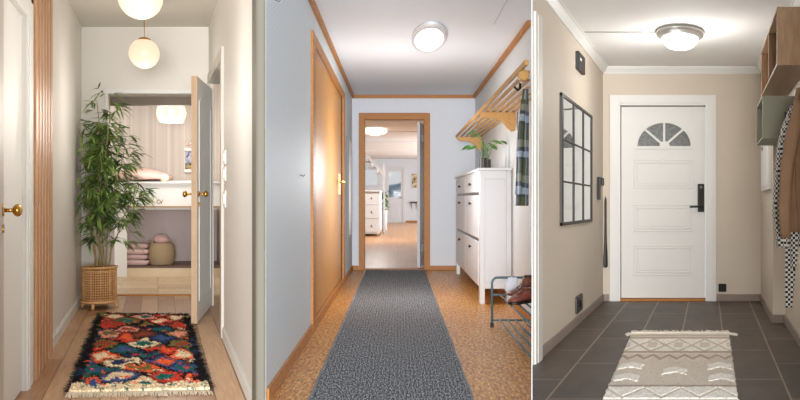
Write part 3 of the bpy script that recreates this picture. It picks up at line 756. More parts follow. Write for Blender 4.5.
# patterned rug
def colour_attr(o, cols):
    a = o.data.color_attributes.new('yarn', 'FLOAT_COLOR', 'POINT')
    for i, c in enumerate(cols): a.data[i].color = (*c, 1)
def rug_one():
    P4 = [(-.51, 6.90), (.255, 6.84), (.292, 4.42), (-.495, 4.36)]   # far left, far right, near right, near left
    black, red, cream, teal, blue, olive, rust, pink, navy, orange, brown = [(24, 22, 24), (196, 62, 48), (226, 204, 170), (30, 98, 92), (62, 84, 132), (116, 106, 62), (150, 70, 50), (226, 150, 130), (40, 52, 84), (228, 100, 58), (92, 56, 44)]
    rows = [((cream, red), (olive, brown)), ((cream, rust), (pink, teal)), ((cream, red), (teal, olive)), ((red, rust), (olive, black)), ((teal, navy), (rust, pink)), ((pink, olive), (brown, rust)), ((blue, navy), (orange, red)), ((rust, olive), (teal, cream)), ((orange, red), (blue, teal)), ((cream, orange), (teal, navy)), ((orange, blue), (navy, cream)), ((teal, blue), (olive, orange)), ((red, teal), (cream, blue)), ((blue, orange), (teal, cream)), ((cream, cream), (cream, cream))]
    rnd = random.Random(3)
    jit = {}
    def col(s, t):
        x = s*.78 + rnd.uniform(-.009, .009); y = t*2.46 + rnd.uniform(-.02, .02)
        nx = noise.noise(Vector((x*13, y*5, 1)))*.045; ny = noise.noise(Vector((x*13, y*5, 7)))*.10
        e = min(x, .78-x) + noise.noise(Vector((x*40, y*30, 4)))*.025
        if y > 2.33 + nx*1.5: c = cream if noise.noise(Vector((x*30, y*20, 3))) > -.28 else teal
        elif e < .055 or y < .07: c = (black if noise.noise(Vector((x*18, y*9, 9))) > -.22 else (olive if y < 1 else navy))
        else:
            X = (x+nx)/.27; Y = (y+ny)/.36
            best = None
            for par in (0, 1):
                cx = round(X - .5*par) + .5*par; cy = round(Y - .5*par) + .5*par
                dd = abs(X-cx) + abs(Y-cy)
                if best is None or dd < best[0]: best = (dd, cx, cy, par)
            dd, cx, cy, par = best
            k = (round(cx*2), round(cy*2)); ri = min(len(rows)-1, max(0, int(round(cy*2))))
            pr = rows[ri][0 if (round(cx*2)//2) % 2 == 0 else 1]
            rr = rnd.random()
            if k not in jit: jit[k] = random.Random(hash(k)+11).random()
            a, b = pr if jit[k] < .75 else pr[::-1]
            if dd > .44: c = black if noise.noise(Vector((x*20, y*14, 2))) > -.15 else brown
            elif dd > .27: c = b
            else: c = a
            if noise.noise(Vector((x*26, y*14, 21))) > .42: c = [orange, teal, cream, navy, red][int(abs(cx*7+cy*3)) % 5]
        m = 1 + rnd.uniform(-.18, .18)
        return lin(tuple(max(0, min(255, v*m)) for v in c))
    nu, nv = 110, 210; mb = MB(); cols = []
    def pos(s, t, h=0):
        a = [P4[0][i]*(1-s) + P4[1][i]*s for i in (0, 1)]; b = [P4[3][i]*(1-s) + P4[2][i]*s for i in (0, 1)]
        u, v = a[0]*(1-t)+b[0]*t, a[1]*(1-t)+b[1]*t
        u += noise.noise(Vector((t*9, s > .5, 0)))*.012
        return R1.P(u, v, h)
    def fn(s, t):
        c = col(s, t); cols.append(c); lift = 0 if (s in (0, 1) or t in (0, 1)) else .020 + .011*noise.noise(Vector((s*60, t*120, 0)))
        return pos(s, t, max(0.001, lift))
    mb.grid(fn, nu, nv)
    # loose yarn ends along the edges
    rnd2 = random.Random(9)
    for i in range(1300):
        side = rnd2.choice('LLRRF'); t = rnd2.random()
        s_, t_ = {'L': (0.01, t), 'R': (.99, t), 'F': (t, .004)}[side]
        c = lin(rnd2.choice([black, black, black, navy, teal, brown]))
        p = pos(s_, t_, .012); o_ = {'L': -1, 'R': 1, 'F': 0}[side]
        e = p + Vector((o_*rnd2.uniform(.008, .045), rnd2.uniform(-.06, .06) + (0.05 if side == 'F' else 0), 0)); e.z = p.z + rnd2.uniform(-.008, .006)
        w = Vector((.0, .012, 0)) if side != 'F' else Vector((.006, 0, 0))
        mb.face([p-w, p+w, e + Vector((0, 0, .004))]); cols += [c]*3
    root = mb.build('shaggy_rug', attr_mat('shag_yarn', .95, .5, 90), fix=False)
    colour_attr(root, cols)
    tag(root, 'colourful shaggy diamond patterned rug with dark ragged edges on the oak floor', 'rug')
    mb = MB()
    for i in range(170):
        s_ = i/169; p = pos(s_, 1.0, .008); L = rnd2.uniform(.05, .10); e = p + Vector((rnd2.uniform(-.008, .008) - R1.ax*L, -L, -.004))
        mb.tube([p, (p+e)/2 + Vector((rnd2.uniform(-.004, .004), 0, .003)), e], [.004, .0035, .002], 4)
    o = mb.build('fringe', paint('cream_yarn', (222, 210, 188), .9), root)
rug_one()

# bedroom bed, bedding, towels, basket
def bedroom():
    vf = 9.54
    b = thing('raised_bed', R1.P(-.3, vf, 0), 'white raised bed front with an open storage niche below', 'bed')
    mb = MB(); mb.box(R1, -.9, .75, vf, vf+.04, .845, 1.115); mb.build('front_board', M_whiteA, b, .004)
    mb = MB(); mb.box(R1, -.9, .75, vf-.02, vf+.08, .83, .846); mb.build('board_rail', M_edge, b, .003)
    mb = MB(); mb.box(R1, -.92, .77, vf-.03, vf+.06, 1.115, 1.135); mb.build('top_rail', M_whiteA, b, .003)
    mb = MB(); mb.box(R1, -.52, -.37, vf-.005, vf+.05, 0, .83); mb.build('side_panel', M_whiteA, b, .004)
    mb = MB(); mb.box(R1, -.37, .75, vf, vf+.02, 0.0, .105); mb.build('plinth', paint('pale_plank', (214, 194, 164), .5), b)
    mb = MB(); mb.box(R1, -.37, .75, vf, 10.2, .105, .122); mb.build('niche_floor', paint('brown_shelf', (112, 84, 72), .5), b)
    mb = MB(); mb.box(R1, -.9, .75, 10.2, 10.24, 0, .83); mb.build('niche_back', paint('mauve_board', (198, 184, 184), .7), b)
    mb = MB(); mb.box(R1, -.9, .75, vf+.08, 10.55, .80, .86); mb.build('bed_deck', M_whiteA, b)
    mb = MB()
    g = mb.grid(lambda s, t: R1.P(-.85 + s*1.55, vf+.1 + t*.9, 1.05 + .10*sin(pi*min(1, t*1.0)) + .02*noise.noise(Vector((s*9, t*6, 0)))), 30, 14)
    mb.build('mattress_top', paint('white_sheet', (232, 226, 222), .9), b, smooth=True)
    # gold script-like decal sprigs on the board
    rnd = random.Random(2)
    for i in range(3):
        mb = MB(); c = R1.P(-.20 + i*.11, vf-.002, .90 + (.05 if i == 0 else 0))
        pts = [c + Vector((.04*cos(t*2.2)*(1-t/9), 0, .025*sin(t*3.1+i))) for t in [x*.35 for x in range(10)]]
        mb.tube(pts, .0035, 5); mb.build('gold_scroll', M_brass, b)
    mb = MB(); c = R1.P(-.19, 9.95, 1.17); rings = []
    for i in range(9):
        t = i/8; x = -.40 + .74*t; hh = .13*sin(pi*min(.98, max(.03, t)))**.6 + .005
        rings.append([c + Vector((x, .26*cos(a)*(.5+.5*sin(pi*t)), hh*max(-.1, sin(a)) + .012*noise.noise(Vector((x*12, a*2, 0))))) for a in [k*pi/8 for k in range(16)]])
    mb.loft(rings); tag(mb.build('duvet', paint('pink_cotton', (226, 190, 180), .9, var=.08, scale=10), smooth=True), 'crumpled pink duvet heaped on the raised bed', 'duvet')
    mb = MB(); c = R1.P(.075, 9.75, 1.18); mb.lathe(c, [(.055*sin(pi*i/10)+1e-4, -.05*cos(pi*i/10)) for i in range(11)], 18)
    tag(mb.build('round_cushion', paint('cream_fluff', (238, 222, 196), .9), smooth=True), 'small round cream cushion next to the pink duvet', 'cushion')
    # folded blankets
    for k in range(4):
        mb = MB(); z = .123 + k*.066; w = .20 - .012*(k % 2)
        c = R1.P(-.255, 9.78, z); rings = []
        for i in range(9):
            a = i/8; yy = -.14 + .28*a
            rings.append([c + Vector((w*.85*(abs(cos(b))**.35)*(1 if cos(b) > 0 else -1), yy, .031 + .030*(abs(sin(b))**.6)*(1 if sin(b) > 0 else -1))) for b in [2*pi*j/20 for j in range(20)]])
        mb.loft(rings)
        tag(mb.build('folded_blanket', paint('pink_blanket_%d' % (k % 2), ((216, 184, 178), (200, 168, 166))[k % 2], .95), smooth=True), ['lowest', 'second lowest', 'third', 'topmost'][k] + ' folded pink blanket in the stack in the bed niche', 'blanket', 'folded pink blankets')
    # seagrass basket
    base = R1.P(.045, 9.80, .123)
    bk = thing('seagrass_basket', base, 'round beige seagrass basket in the niche under the bed', 'basket')
    mb = MB(); prof = [(.01, 0), (.135, 0)] + [(.138 + .022*sin(pi*i/20) + (.004 if i % 2 else 0), .012 + i*.0125) for i in range(21)] + [(.135, .265), (.12, .255), (.01, .25)]
    mb.lathe(base, prof, 32); mb.build('woven_body', wood('seagrass', (150, 128, 98), (182, 160, 126), .8, (10, 10, 60)), bk, smooth=True)
    for sgn in (-1, 1):
        mb = MB(); mb.tube([base + Vector((sgn*.12 + .035*cos(a)*1, -.06, .255 + .04*sin(a))) for a in [k*pi/8 for k in range(9)]], .008, 6); mb.build('handle', wood('seagrass', 0, 0), bk, smooth=True)
    mb = MB(); c = base + Vector((-.01, 0, .30))
    mb.grid(lambda s, t: c + Vector(((.09+.012*noise.noise(Vector((s*5, t*5, 0))))*cos(2*pi*s)*sin(pi*t*.98+.02), .08*sin(2*pi*s)*sin(pi*t*.98+.02), -.055*cos(pi*t) + .018*noise.noise(Vector((cos(2*pi*s)*2, sin(2*pi*s)*2, t*3))))), 24, 12)
    tag(mb.build('rolled_cloth', paint('pink_cloth', (222, 182, 178), .95), smooth=True), 'pale pink cloth tucked in the top of the seagrass basket', 'cloth')
    # pendant
    c = R1.P(.155, 9.3, 1.935)
    p = thing('woven_pendant', c, 'glowing pale woven drum pendant in the bedroom beyond the opening', 'pendant lamp')
    mb = MB()
    for k in range(13):
        t = k/12; mb.ring(c+Vector((0, 0, -.1 + .2*t)), .115 + .052*sin(pi*(.1+.8*t)), .0055, 36, 5)
    for k in range(36):
        a0 = 2*pi*k/36; mb.tube([c + Vector((cos(a0+.5*t)*(.115+.052*sin(pi*(.1+.8*t))), sin(a0+.5*t)*(.115+.052*sin(pi*(.1+.8*t))), -.1+.2*t)) for t in (0, .25, .5, .75, 1)], .004, 4)
    mb.build('woven_shade', emit('woven_paper', (255, 240, 214), .45, (240, 226, 200)), p, smooth=True)
    mb = MB(); mb.lathe(c, [(.035*sin(pi*i/12)+1e-4, -.045*cos(pi*i/12)) for i in range(13)], 16); mb.build('bulb', emit('warm_bulb', (255, 236, 200), 14), p, smooth=True)
    mb = MB(); mb.tube([c+Vector((0, 0, .045)), R1.P(.155, 9.3, 2.6)], .004, 6); mb.build('cord', M_whiteA, p)
    l = bpy.data.lights.new('bedroom_lamp', 'POINT'); l.energy = 24; l.color = (1, .95, .9); l.shadow_soft_size = .15
    o = bpy.data.objects.new('bedroom_lamp', l); COL.objects.link(o); o.location = c + Vector((0, -.0, -.3))
    # picture ledge
    F = front(R1, 10.6)
    pl = thing('picture_ledge', F(.41, 1.26, 0), 'white two tier picture ledge on the striped bedroom wall', 'shelf')
    for w in (1.255, 1.535): mb = MB(); mb.fbox(F, .345, .62, w, w+.015, 0, .09); mb.fbox(F, .345, .62, w+.0145, w+.04, .08, .09); mb.build('ledge_board', M_whiteA, pl, .002)
    mb = MB(); mb.fbox(F, .345, .355, 1.255, 1.575, 0, .02); mb.build('side_strip', M_whiteA, pl)
    def book(a0, a1, w0, w1, cols, label):
        t = NT('cover'); n = t.noise(t.coord(scale=(1, 1, 1)), 16, 3); t.set(t.ramp(n, [(.4, cols[0]), (.5, cols[1]), (.6, cols[2])]), .5)
        mb = MB(); mb.fbox(F, a0, a1, w0, w1, .03, .045); tag(mb.build('picture_book', t.m, bevel=.002), label, 'book')
    book(.36, .50, 1.273, 1.38, ((70, 62, 60), (196, 170, 110), (90, 110, 120)), 'small dark and gold book on the lower picture ledge')
    book(.37, .53, 1.385, 1.53, ((150, 154, 190), (214, 214, 226), (96, 104, 160)), 'blue and lilac picture card above the lower ledge of the bedroom wall')
    book(.36, .52, 1.553, 1.66, ((232, 224, 214), (190, 160, 150), (230, 214, 200)), 'pale picture book on the upper picture ledge')
bedroom()

# ================================================================== THINGS IN HALL TWO
def lamp_two():
    c = R2.P(.276, 7.0, H2)
    t_ = thing('ceiling_light', c, 'white oval flush ceiling light with a glowing diffuser in the second hall', 'ceiling light')
    mb = MB(); mb.lathe(c, [(.01, 0), (.150, 0), (.153, -.022), (.146, -.032), (.128, -.036), (.126, -.026), (.01, -.026)], 48, 4.1); mb.build('rim', M_cab, t_, smooth=True)
    mb = MB(); mb.lathe(c, [(.126, -.030), (.118, -.038), (.08, -.046), (.04, -.050), (.003, -.051)], 48, 4.1); mb.build('diffuser', emit('diffuser_two', (255, 255, 255), 1.1), t_, smooth=True)
    l = bpy.data.lights.new('hall_lamp', 'POINT'); l.shadow_soft_size = .25; l.energy = 38; l.color = (.95, .975, 1)
    o = bpy.data.objects.new('hall_lamp', l); COL.objects.link(o); o.location = c + Vector((-.25, .6, -1.15))
lamp_two()

# runner
mb = MB(); P_ = R2.P
nn = 60
def runner():
    mb = MB(); a0, a1, v0, v1 = -.424, .363, 3.3, 10.80
    top = []; 
    for j in range(nn+1):
        v = v0 + (v1-v0)*j/nn; wv = .002*sin(j*1.3)
        top.append([(a0+wv, v, 0.0), (a0+wv, v, .009), (a1+wv, v, .009), (a1+wv, v, 0.0)])
    for j in range(nn):
        for k in range(3):
            q = [top[j][k], top[j][k+1], top[j+1][k+1], top[j+1][k]]
            mb.face([P_(*p) for p in q], [(p[1], p[0]) for p in q])
    bmesh.ops.remove_doubles(mb.bm, verts=mb.bm.verts, dist=1e-5)
    o = mb.build('runner_rug', M_runner); tag(o, 'long charcoal grey flecked flat woven runner on the cork floor', 'rug')
    mb = MB()
    for a in (a0, a1):
        mb.tube([P_(a + .002*sin(j*1.3), v0 + (v1-v0)*j/nn, .008) for j in range(nn+1)], .006, 6)
    mb.tube([P_(a0, v1, .007), P_(a1, v1, .007)], .008, 6)
    mb.build('bound_edge', paint('grey_binding', (132, 136, 142), .9), o, smooth=True)
runner()

def shoe_cabinet():
    u0, u1, v0, v1, H = .762, 1.054, 7.39, 10.42, 1.256
    c = thing('shoe_cabinet', R2.P((u0+u1)/2, (v0+v1)/2, 0), 'tall white shoe cabinet with dark knobs against the right wall', 'cabinet')
    mb = MB(); mb.box(R2, u0-.018, u1+.004, v0-.05, v1+.05, H-.022, H); mb.build('cabinet_top', M_cab, c, .004)
    mb = MB(); mb.box(R2, u0+.006, u1, v0+.03, v1-.03, .14, H-.022); mb.build('body', M_cab, c, .003)
    mb = MB()
    for v in (v0, v1-.11):
        for a in (u0, u1-.045): lg = MB(); lg.box(R2, a, a+.045, v, v+.11, .0, H-.022); lg.build('leg', M_cab, c, .003)
    mb.box(R2, u0+.045, u1-.045, v0+.005, v0+.02, H-.10, H-.022); mb.build('side_rail', M_cab, c, .003)
    mb = MB(); mb.box(R2, u0+.045, u1-.045, v0+.005, v0+.02, .14, .20); mb.build('side_rail', M_cab, c, .003)
    FC = left(R2, u0, -1)   # n grows into the hall
    fr = lambda a, w, n: R2.P(u0 - n, a, w)
    rows = [(1.035, 1.205, 2, 'drawer'), (.60, 1.005, 2, 'flap_door'), (.16, .565, 2, 'flap_door')]
    for w0, w1, n, nm in rows:
        vm = (v0+v1)/2
        for (a, b) in (((v0+.13), vm-.012), (vm+.012, v1-.13)):
            mb = MB(); mb.fbox(fr, a, b, w0, w1, -.008, .006)
            if nm != 'drawer':
                pass
            dr = mb.build(nm, M_cab, c, .004)
            kv = (a+b)/2; kw = (w0+w1)/2 if nm == 'drawer' else w1-.08
            mb = MB(); p = fr(kv, kw, .006); e = fr(kv, kw, .02)
            mb.tube([p, e], .007, 8); mb.lathe(e, [(.004, .004), (.014, .002), (.017, -.006), (.012, -.014), (.002, -.016)], 14, axis='X'); mb.build('knob', M_knob, dr, smooth=True)
    for w in (1.02, .5825):
        mb = MB(); mb.fbox(fr, v0+.11, v1-.11, w-.012, w+.012, -.012, -.005); mb.build('shadow_gap', M_knob, c)
shoe_cabinet()

def pot_plants():
    rnd = random.Random(8)
    for (u, v, r, h, nlf, lab) in ((.815, 7.60, .036, .105, 7, 'left dark cylinder pot with broad green leaves on the white shoe cabinet'), (.877, 7.78, .031, .10, 5, 'right dark cylinder pot with broad green leaves on the white shoe cabinet')):
        base = R2.P(u, v, 1.256)
        t_ = thing('potted_plant', base, lab, 'plant', 'small potted plants on the shoe cabinet')
        mb = MB(); mb.lathe(base, [(.002, 0), (r*.96, 0), (r, .006), (r, h), (r-.005, h), (r-.006, h-.015), (.002, h-.015)], 28); mb.build('pot', M_pot, t_, smooth=False)
        st = MB(); lf = MB()
        for i in range(nlf):
            a = 2*pi*i/nlf + rnd.uniform(-.3, .3) + (2.6 if nlf == 7 else 0); reach = rnd.uniform(.06, .15); hh = rnd.uniform(.11, .26)
            p0 = base + Vector((0, 0, h-.01)); p1 = p0 + Vector((cos(a)*reach*.4, sin(a)*reach*.4, hh*.75)); p2 = p0 + Vector((cos(a)*reach, sin(a)*reach, hh))
            st.tube([p0, p1, p2], .0025, 6)
            d_ = Vector((cos(a), sin(a)*.6, -.15)).normalized(); L = rnd.uniform(.075, .11); wd = .045
            side = Vector((-d_.y*.6, d_.x*.6, .55)).normalized(); prev = None
            for t, w in ((0, .15), (.2, .8), (.42, 1), (.7, .7), (.9, .28), (1, .02)):
                p = p2 + d_*L*t + Vector((0, 0, -.02*t*t)); A, Mi, B = lf.bm.verts.new(p+side*wd*w/2), lf.bm.verts.new(p+Vector((0, 0, -.004))), lf.bm.verts.new(p-side*wd*w/2)
                if prev: lf.bm.faces.new((prev[0], prev[1], Mi, A)); lf.bm.faces.new((prev[1], prev[2], B, Mi))
                prev = (A, Mi, B)
        st.build('stems', M_potleaf, t_, smooth=True); lf.build('leaves', M_potleaf, t_, fix=False, smooth=True)
pot_plants()

def hat_shelf():
    w = 1.74; u0 = .725; u1 = 1.05; vf = 10.0
    s = thing('hat_shelf', R2.P(.9, 8.2, w), 'slatted pine hat shelf with shaped brackets on the right wall', 'shelf')
    def end(u): return max(u/(SEAM - R2.ax) + .03, 4.4)
    n = 6
    for i in range(n):
        a = u0 + (u1-u0-.034)*i/(n-1); ve = end(a+.036)
        if i == 0:
            mb = MB(); mb.box(R2, a, a+.022, ve, vf, w-.006, w+.024); mb.build('front_rail', M_shelfpine, s, .003)
        else:
            mb = MB(); mb.box(R2, a, a+.030, ve, vf, w+.004, w+.018); mb.build('slat', M_shelfpine, s, .003)
    for v in (9.9, 7.1):
        prof = [(u0+.01, w-.002), (u0+.01, w-.03), (u0+.05, w-.05), (u0+.14, w-.055), (u0+.2, w-.08), (u0+.25, w-.14), (u1-.04, w-.17), (u1-.01, w-.165), (u1-.005, w-.13), (u1, w-.002)]
        mb = MB(); mb.loft([[R2.P(a, v-.03, z) for a, z in prof], [R2.P(a, v+.03, z) for a, z in prof]]); mb.build('bracket', M_shelfpine, s, .004)
    mb = MB(); p = R2.P(.755, 4.80, w-.03)
    mb.lathe(p, [(.0005, -.03), (.03, -.03), (.034, -.02), (.034, .02), (.03, .03), (.002, .03)], 20, axis='Y')
    mb.build('bracket', M_shelfpine, s, .004)
    for (u, v) in ((.815, 5.32),):
        mb = MB(); c = R2.P(u, v, w); mb.tube([c, c+Vector((0, 0, -.035)), c+Vector((-.02, -.03, -.05)), c+Vector((-.045, -.06, -.035))], .008, 8); mb.build('coat_hook', M_black, s, smooth=True)
hat_shelf()

def garment(name, R, v, outline, mat, label, cat, thick=.05, folds=3, parent=None, seed=0, dep=0, stepn=26, amp=.012):
    """outline: list of (w, u_left, u_right) from top to bottom; a hollow-looking hanging garment with folds"""
    mb = MB(); rings = []; K = 36
    ws = [o[0] for o in outline]
    for i in range(stepn+1):
        w = ws[0] + (ws[-1]-ws[0])*i/stepn
        for a, b in zip(outline[:-1], outline[1:]):
            if a[0] >= w >= b[0] - 1e-9:
                t = (a[0]-w)/max(1e-6, a[0]-b[0]); ul = a[1]+(b[1]-a[1])*t; ur = a[2]+(b[2]-a[2])*t; break
        c = (ul+ur)/2; h = (ur-ul)/2; ring = []
        th = thick*(.45 + .55*min(1, i/6))
        for k in range(K):
            a = 2*pi*k/K; x = cos(a); y = sin(a)
            f = amp*sin(folds*x*pi + seed + w*2.2)*(min(1, i/8)) + amp*.6*noise.noise(Vector((x*3, w*5, seed)))
            p = R.P(c, v, w) + Vector((h*x, th*y*(abs(y)**-.3 if abs(y) > .01 else 1)*.8 + f, .004*noise.noise(Vector((x*6, w*9, 3)))))
            ring.append(p)
        rings.append(ring)
    mb.loft(rings)
    o = mb.build(name, mat, parent, smooth=True)
    if parent is None: tag(o, label, cat)
    return o
t_ = thing('plaid_jacket', R2.P(.83, 5.3, .93), 'green, grey and white plaid jacket hanging below the hat shelf', 'jacket')
def pu(px, v): return (px-R2.vx)*v/800
def pw(py, v): return R2.eye-(py-R2.vy)*v/800
o = garment('jacket_body', R2, 5.32, [(1.70, pu(523,5.32), pu(530,5.25)), (1.60, pu(521,5.32), pu(530.4,5.25)), (1.45, pu(520,5.32), pu(530.4,5.25)), (1.25, pu(518,5.32), pu(530.4,5.25)), (1.05, pu(516.5,5.32), pu(530.4,5.25)), (.925, pu(515.5,5.32), pu(530.4,5.25))], M_plaid, None, None, .035, 2, t_, 1.0, amp=.006)
o = garment('sleeve', R2, 5.24, [(1.62, pu(521,5.24), pu(526.5,5.24)), (1.35, pu(517,5.24), pu(523,5.24)), (1.1, pu(516,5.24), pu(522,5.24)), (1.0, pu(515.2,5.24), pu(521,5.24))], M_plaid, None, None, .022, 1, t_, 2.0, amp=.003)

def shoe_rack():
    vf = 6.06; u0 = .716
    s = thing('shoe_rack', R2.P(.85, 5.6, 0), 'low blue-grey tubular metal shoe rack on the cork floor beside the white cabinet', 'shoe rack')
    P_ = R2.P; r = .0075
    pts = [P_(u0, vf, .012), P_(u0, vf, .33)]
    for k in range(1, 7):
        a = k*pi/12; pts.append(P_(u0 + .04*(1-cos(a)), vf, .33 + .045*sin(a)))
    pts += [P_(.99, vf, .375)]
    mb = MB(); mb.tube(pts, .0095, 10); mb.build('end_frame', M_steel, s, smooth=True)
    mb = MB(); mb.tube([P_(u0, vf, .0), P_(u0, vf, .03)], .013, 12); mb.build('rubber_foot', M_blackplastic, s)
    for w in (.243, .052):
        mb = MB(); mb.tube([P_(u0, vf, w), P_(.995, vf, w)], r, 8); mb.build('cross_bar', M_steel, s, smooth=True)
        for u in (.776, .835, .894, .953):
            ve = u/(SEAM-R2.ax) + .05
            mb = MB(); mb.tube([P_(u, vf, w), P_(u, ve, w)], r*.85, 8); mb.build('rod', M_steel, s, smooth=True)
shoe_rack()
def shoe(loc, rz, mat, sole, lace, label, group=None, L=.27, high=.10):
    m = Matrix.Rotation(rz, 3, 'Z'); loc = Vector(loc)
    t_ = thing('shoe', loc, label, 'shoe', group)
    def ring(x, hw, z0, z1, n=14): return [loc + m @ Vector((x*L, hw*cos(a), z0 + (z1-z0)*(.5+.5*sin(a)))) for a in [2*pi*k/n for k in range(n)]]
    mb = MB(); mb.loft([ring(-.5, .022, .012, .07), ring(-.46, .034, .012, high), ring(-.3, .038, .012, high+.008), ring(-.12, .038, .012, high-.005), ring(.05, .042, .012, .075), ring(.25, .048, .012, .058), ring(.4, .042, .012, .048), ring(.5, .018, .014, .032)])
    mb.build('upper', mat, t_, smooth=True)
    def sr(x, hw, z): return [(x, -hw, z), (x, hw, z)]
    mb = MB(); prof = [(-.51, .024), (-.44, .036), (-.1, .036), (.1, .043), (.3, .05), (.44, .040), (.52, .016)]
    ol = [Vector((x*L, y, 0)) for x, y in prof] + [Vector((x*L, -y, 0)) for x, y in prof[::-1]]
    mb.loft([[loc + m @ p for p in ol], [loc + m @ (p + Vector((0, 0, .016))) for p in ol]]); mb.build('sole', sole, t_, .003)
    mb = MB(); mb.ring(loc + m @ Vector((-.3*L, 0, high+.0)), .030, .006, 20, 6); mb.build('collar', lace, t_, smooth=True)
    for k in range(4):
        x = (-.08 + k*.07)*L; z = .10 - k*.012
        mb = MB(); mb.tube([loc + m @ Vector((x, y, z + .012 - abs(y)*.5)) for y in (-.026, 0, .026)], .003, 6); mb.build('lace', lace, t_)
M_brown = paint('brown_leather', (112, 66, 50), .4, var=.2, scale=20)
M_redbrown = paint('red_brown_leather', (134, 74, 62), .4, var=.15, scale=20)
M_whsole = paint('white_canvas', (226, 228, 232), .8)
shoe(R2.P(.845, 5.50, .252), radians(-140), M_redbrown, M_blackplastic, M_brown, 'reddish brown shoe with its toe towards the runner on the rack', L=.20)
shoe(R2.P(.90, 5.84, .252), radians(-165), M_brown, M_whsole, M_blackplastic, 'dark brown laced shoe behind the reddish one on the rack', L=.20, high=.155)
# a white shoe bag hangs over the frame top
mb = MB(); c = R2.P(.862, 5.98, .30)
mb.grid(lambda s_, t: c + Vector(((.042+.018*t)*cos(2*pi*s_)*(.5+.5*sin(pi*(.15+.8*t))) - .02*t, .03*sin(2*pi*s_)*(.4+.6*sin(pi*t*.9)), .085 - .10*t + .012*noise.noise(Vector((cos(2*pi*s_)*2, sin(2*pi*s_)*2, t*4))))), 20, 12)
tag(mb.build('cloth_bag', paint('white_cloth', (224, 228, 238), .9), smooth=True), 'small crumpled white cloth hung over the top bar of the shoe rack', 'cloth')

# ================================================================== THINGS IN HALL THREE
def lamp_three():
    c = R3.P(-.225, 6.43, H3)
    t_ = thing('ceiling_light', c, 'glowing frosted dome ceiling light with a grey metal ring in the taupe hall', 'ceiling light')
    mb = MB(); mb.lathe(c, [(.12, 0), (.185, -.005), (.193, -.02), (.188, -.035), (.165, -.045), (.160, -.055), (.145, -.06), (.140, -.05), (.12, 0)], 48, 1.5, sx=R3.ax); mb.build('metal_ring', paint('satin_nickel', (178, 176, 170), .35, .6), t_, smooth=True)
    mb = MB(); mb.lathe(c, [(.148, -.05), (.146, -.07), (.128, -.10), (.095, -.125), (.05, -.138), (.003, -.142)], 48, 1.5, sx=R3.ax); mb.build('glass_dome', emit('dome_glow', (255, 252, 246), 2.6), t_, smooth=True)
    mb = MB(); mb.lathe(c+Vector((0, 0, -.142)), [(.002, -.012), (.007, -.008), (.007, 0), (.002, .002)], 12); mb.build('finial', M_grey, t_)
    l = bpy.data.lights.new('dome_lamp', 'POINT'); l.energy = 19; l.color = (1, .98, .96); l.shadow_soft_size = .12
    o = bpy.data.objects.new('dome_lamp', l); COL.objects.link(o); o.location = c + Vector((0, 0, -.42))
lamp_three()
mb = MB(); mb.tube([R3.P(L3+.07, 6.43, H3-.004), R3.P(-.41, 6.43, H3-.004)], .006, 8)
tag(mb.build('lamp_cable', paint('cable_grey', (150, 146, 140), .5)), 'thin grey cable across the ceiling to the dome light', 'cable')

def window_mirror():
    v0, v1, w0, w1 = 5.72, 7.22, .82, 1.775
    m_ = thing('window_mirror', F3L(6.57, w0, 0), 'tall black framed mirror divided into nine panes on the left taupe wall', 'mirror')
    mb = MB(); mb.fbox(F3L, v0+.02, v1-.02, w0+.01, w1-.01, .004, .012); mb.build('mirror_glass', M_mirror, m_)
    mb = MB()
    mb.fbox(F3L, v0, v0+.055, w0, w1, 0, .02); mb.fbox(F3L, v1-.05, v1, w0, w1, 0, .02); mb.fbox(F3L, v0, v1, w0, w0+.025, 0, .02); mb.fbox(F3L, v0, v1, w1-.025, w1, 0, .02); mb.build('frame', M_black, m_, .003)
    for v in (6.24, 6.72):
        mb = MB(); mb.fbox(F3L, v-.018, v+.018, w0+.02, w1-.02, .012, .019); mb.build('muntin', M_black, m_, .002)
    for w in (1.445, 1.14):
        mb = MB(); mb.fbox(F3L, v0+.05, v1-.05, w-.007, w+.007, .012, .019); mb.build('muntin', M_black, m_, .002)
window_mirror()
d = thing('doorbell_chime', F3L(6.7, 2.0, 0), 'dark box chime high on the left taupe wall near the cornice', 'doorbell')
mb = MB(); mb.fbox(F3L, 6.40, 6.72, 2.06, 2.205, 0, .03); mb.build('housing', M_black, d, .005)
mb = MB(); mb.fbox(F3L, 6.46, 6.52, 2.14, 2.16, .03, .033); mb.build('indicator', M_whiteA, d)
d = thing('wall_handset', F3L(7.75, 1.0, 0), 'black intercom handset on the left taupe wall beside the end corner', 'intercom')
mb = MB(); mb.fbox(F3L, 7.62, 7.74, 1.02, 1.24, 0, .025); mb.build('handset_body', M_black, d, .006)
mb = MB(); mb.fbox(F3L, 7.76, 7.96, 1.16, 1.24, 0, .03); mb.build('cradle', M_black, d, .01)
d = thing('shoehorn', F3E(-1.035, .35, 0), 'long black shoehorn hanging on the end wall beside the door casing', 'shoehorn')
mb = MB(); c0 = R3.P(-1.032, V3-.022, 0)
mb.loft([[c0 + Vector((hw*cos(a), .006*sin(a), z)) for a in [k*pi/6 for k in range(12)]] for z, hw in ((.34, .016), (.36, .023), (.45, .021), (.6, .014), (.8, .011), (1.0, .011), (1.04, .008))]); mb.build('blade', M_black, d, smooth=True)
mb = MB(); mb.tube([c0 + Vector((0, .016, 1.05)), c0 + Vector((0, -.005, 1.05))], .006, 8); mb.build('hanging_peg', M_grey, d)
mb = MB(); mb.fbox(F3L, 6.38, 6.66, .10, .235, 0, .02); t_ = mb.build('wall_socket', M_blackplastic, bevel=.004); tag(t_, 'black double socket low on the left taupe wall', 'socket')
mb = MB(); mb.lathe(F3L(6.52, .168, .02), [(.002, .0), (.03, .0), (.03, .004), (.002, .004)], 16, axis='X'); mb.build('socket_face', M_black, t_)
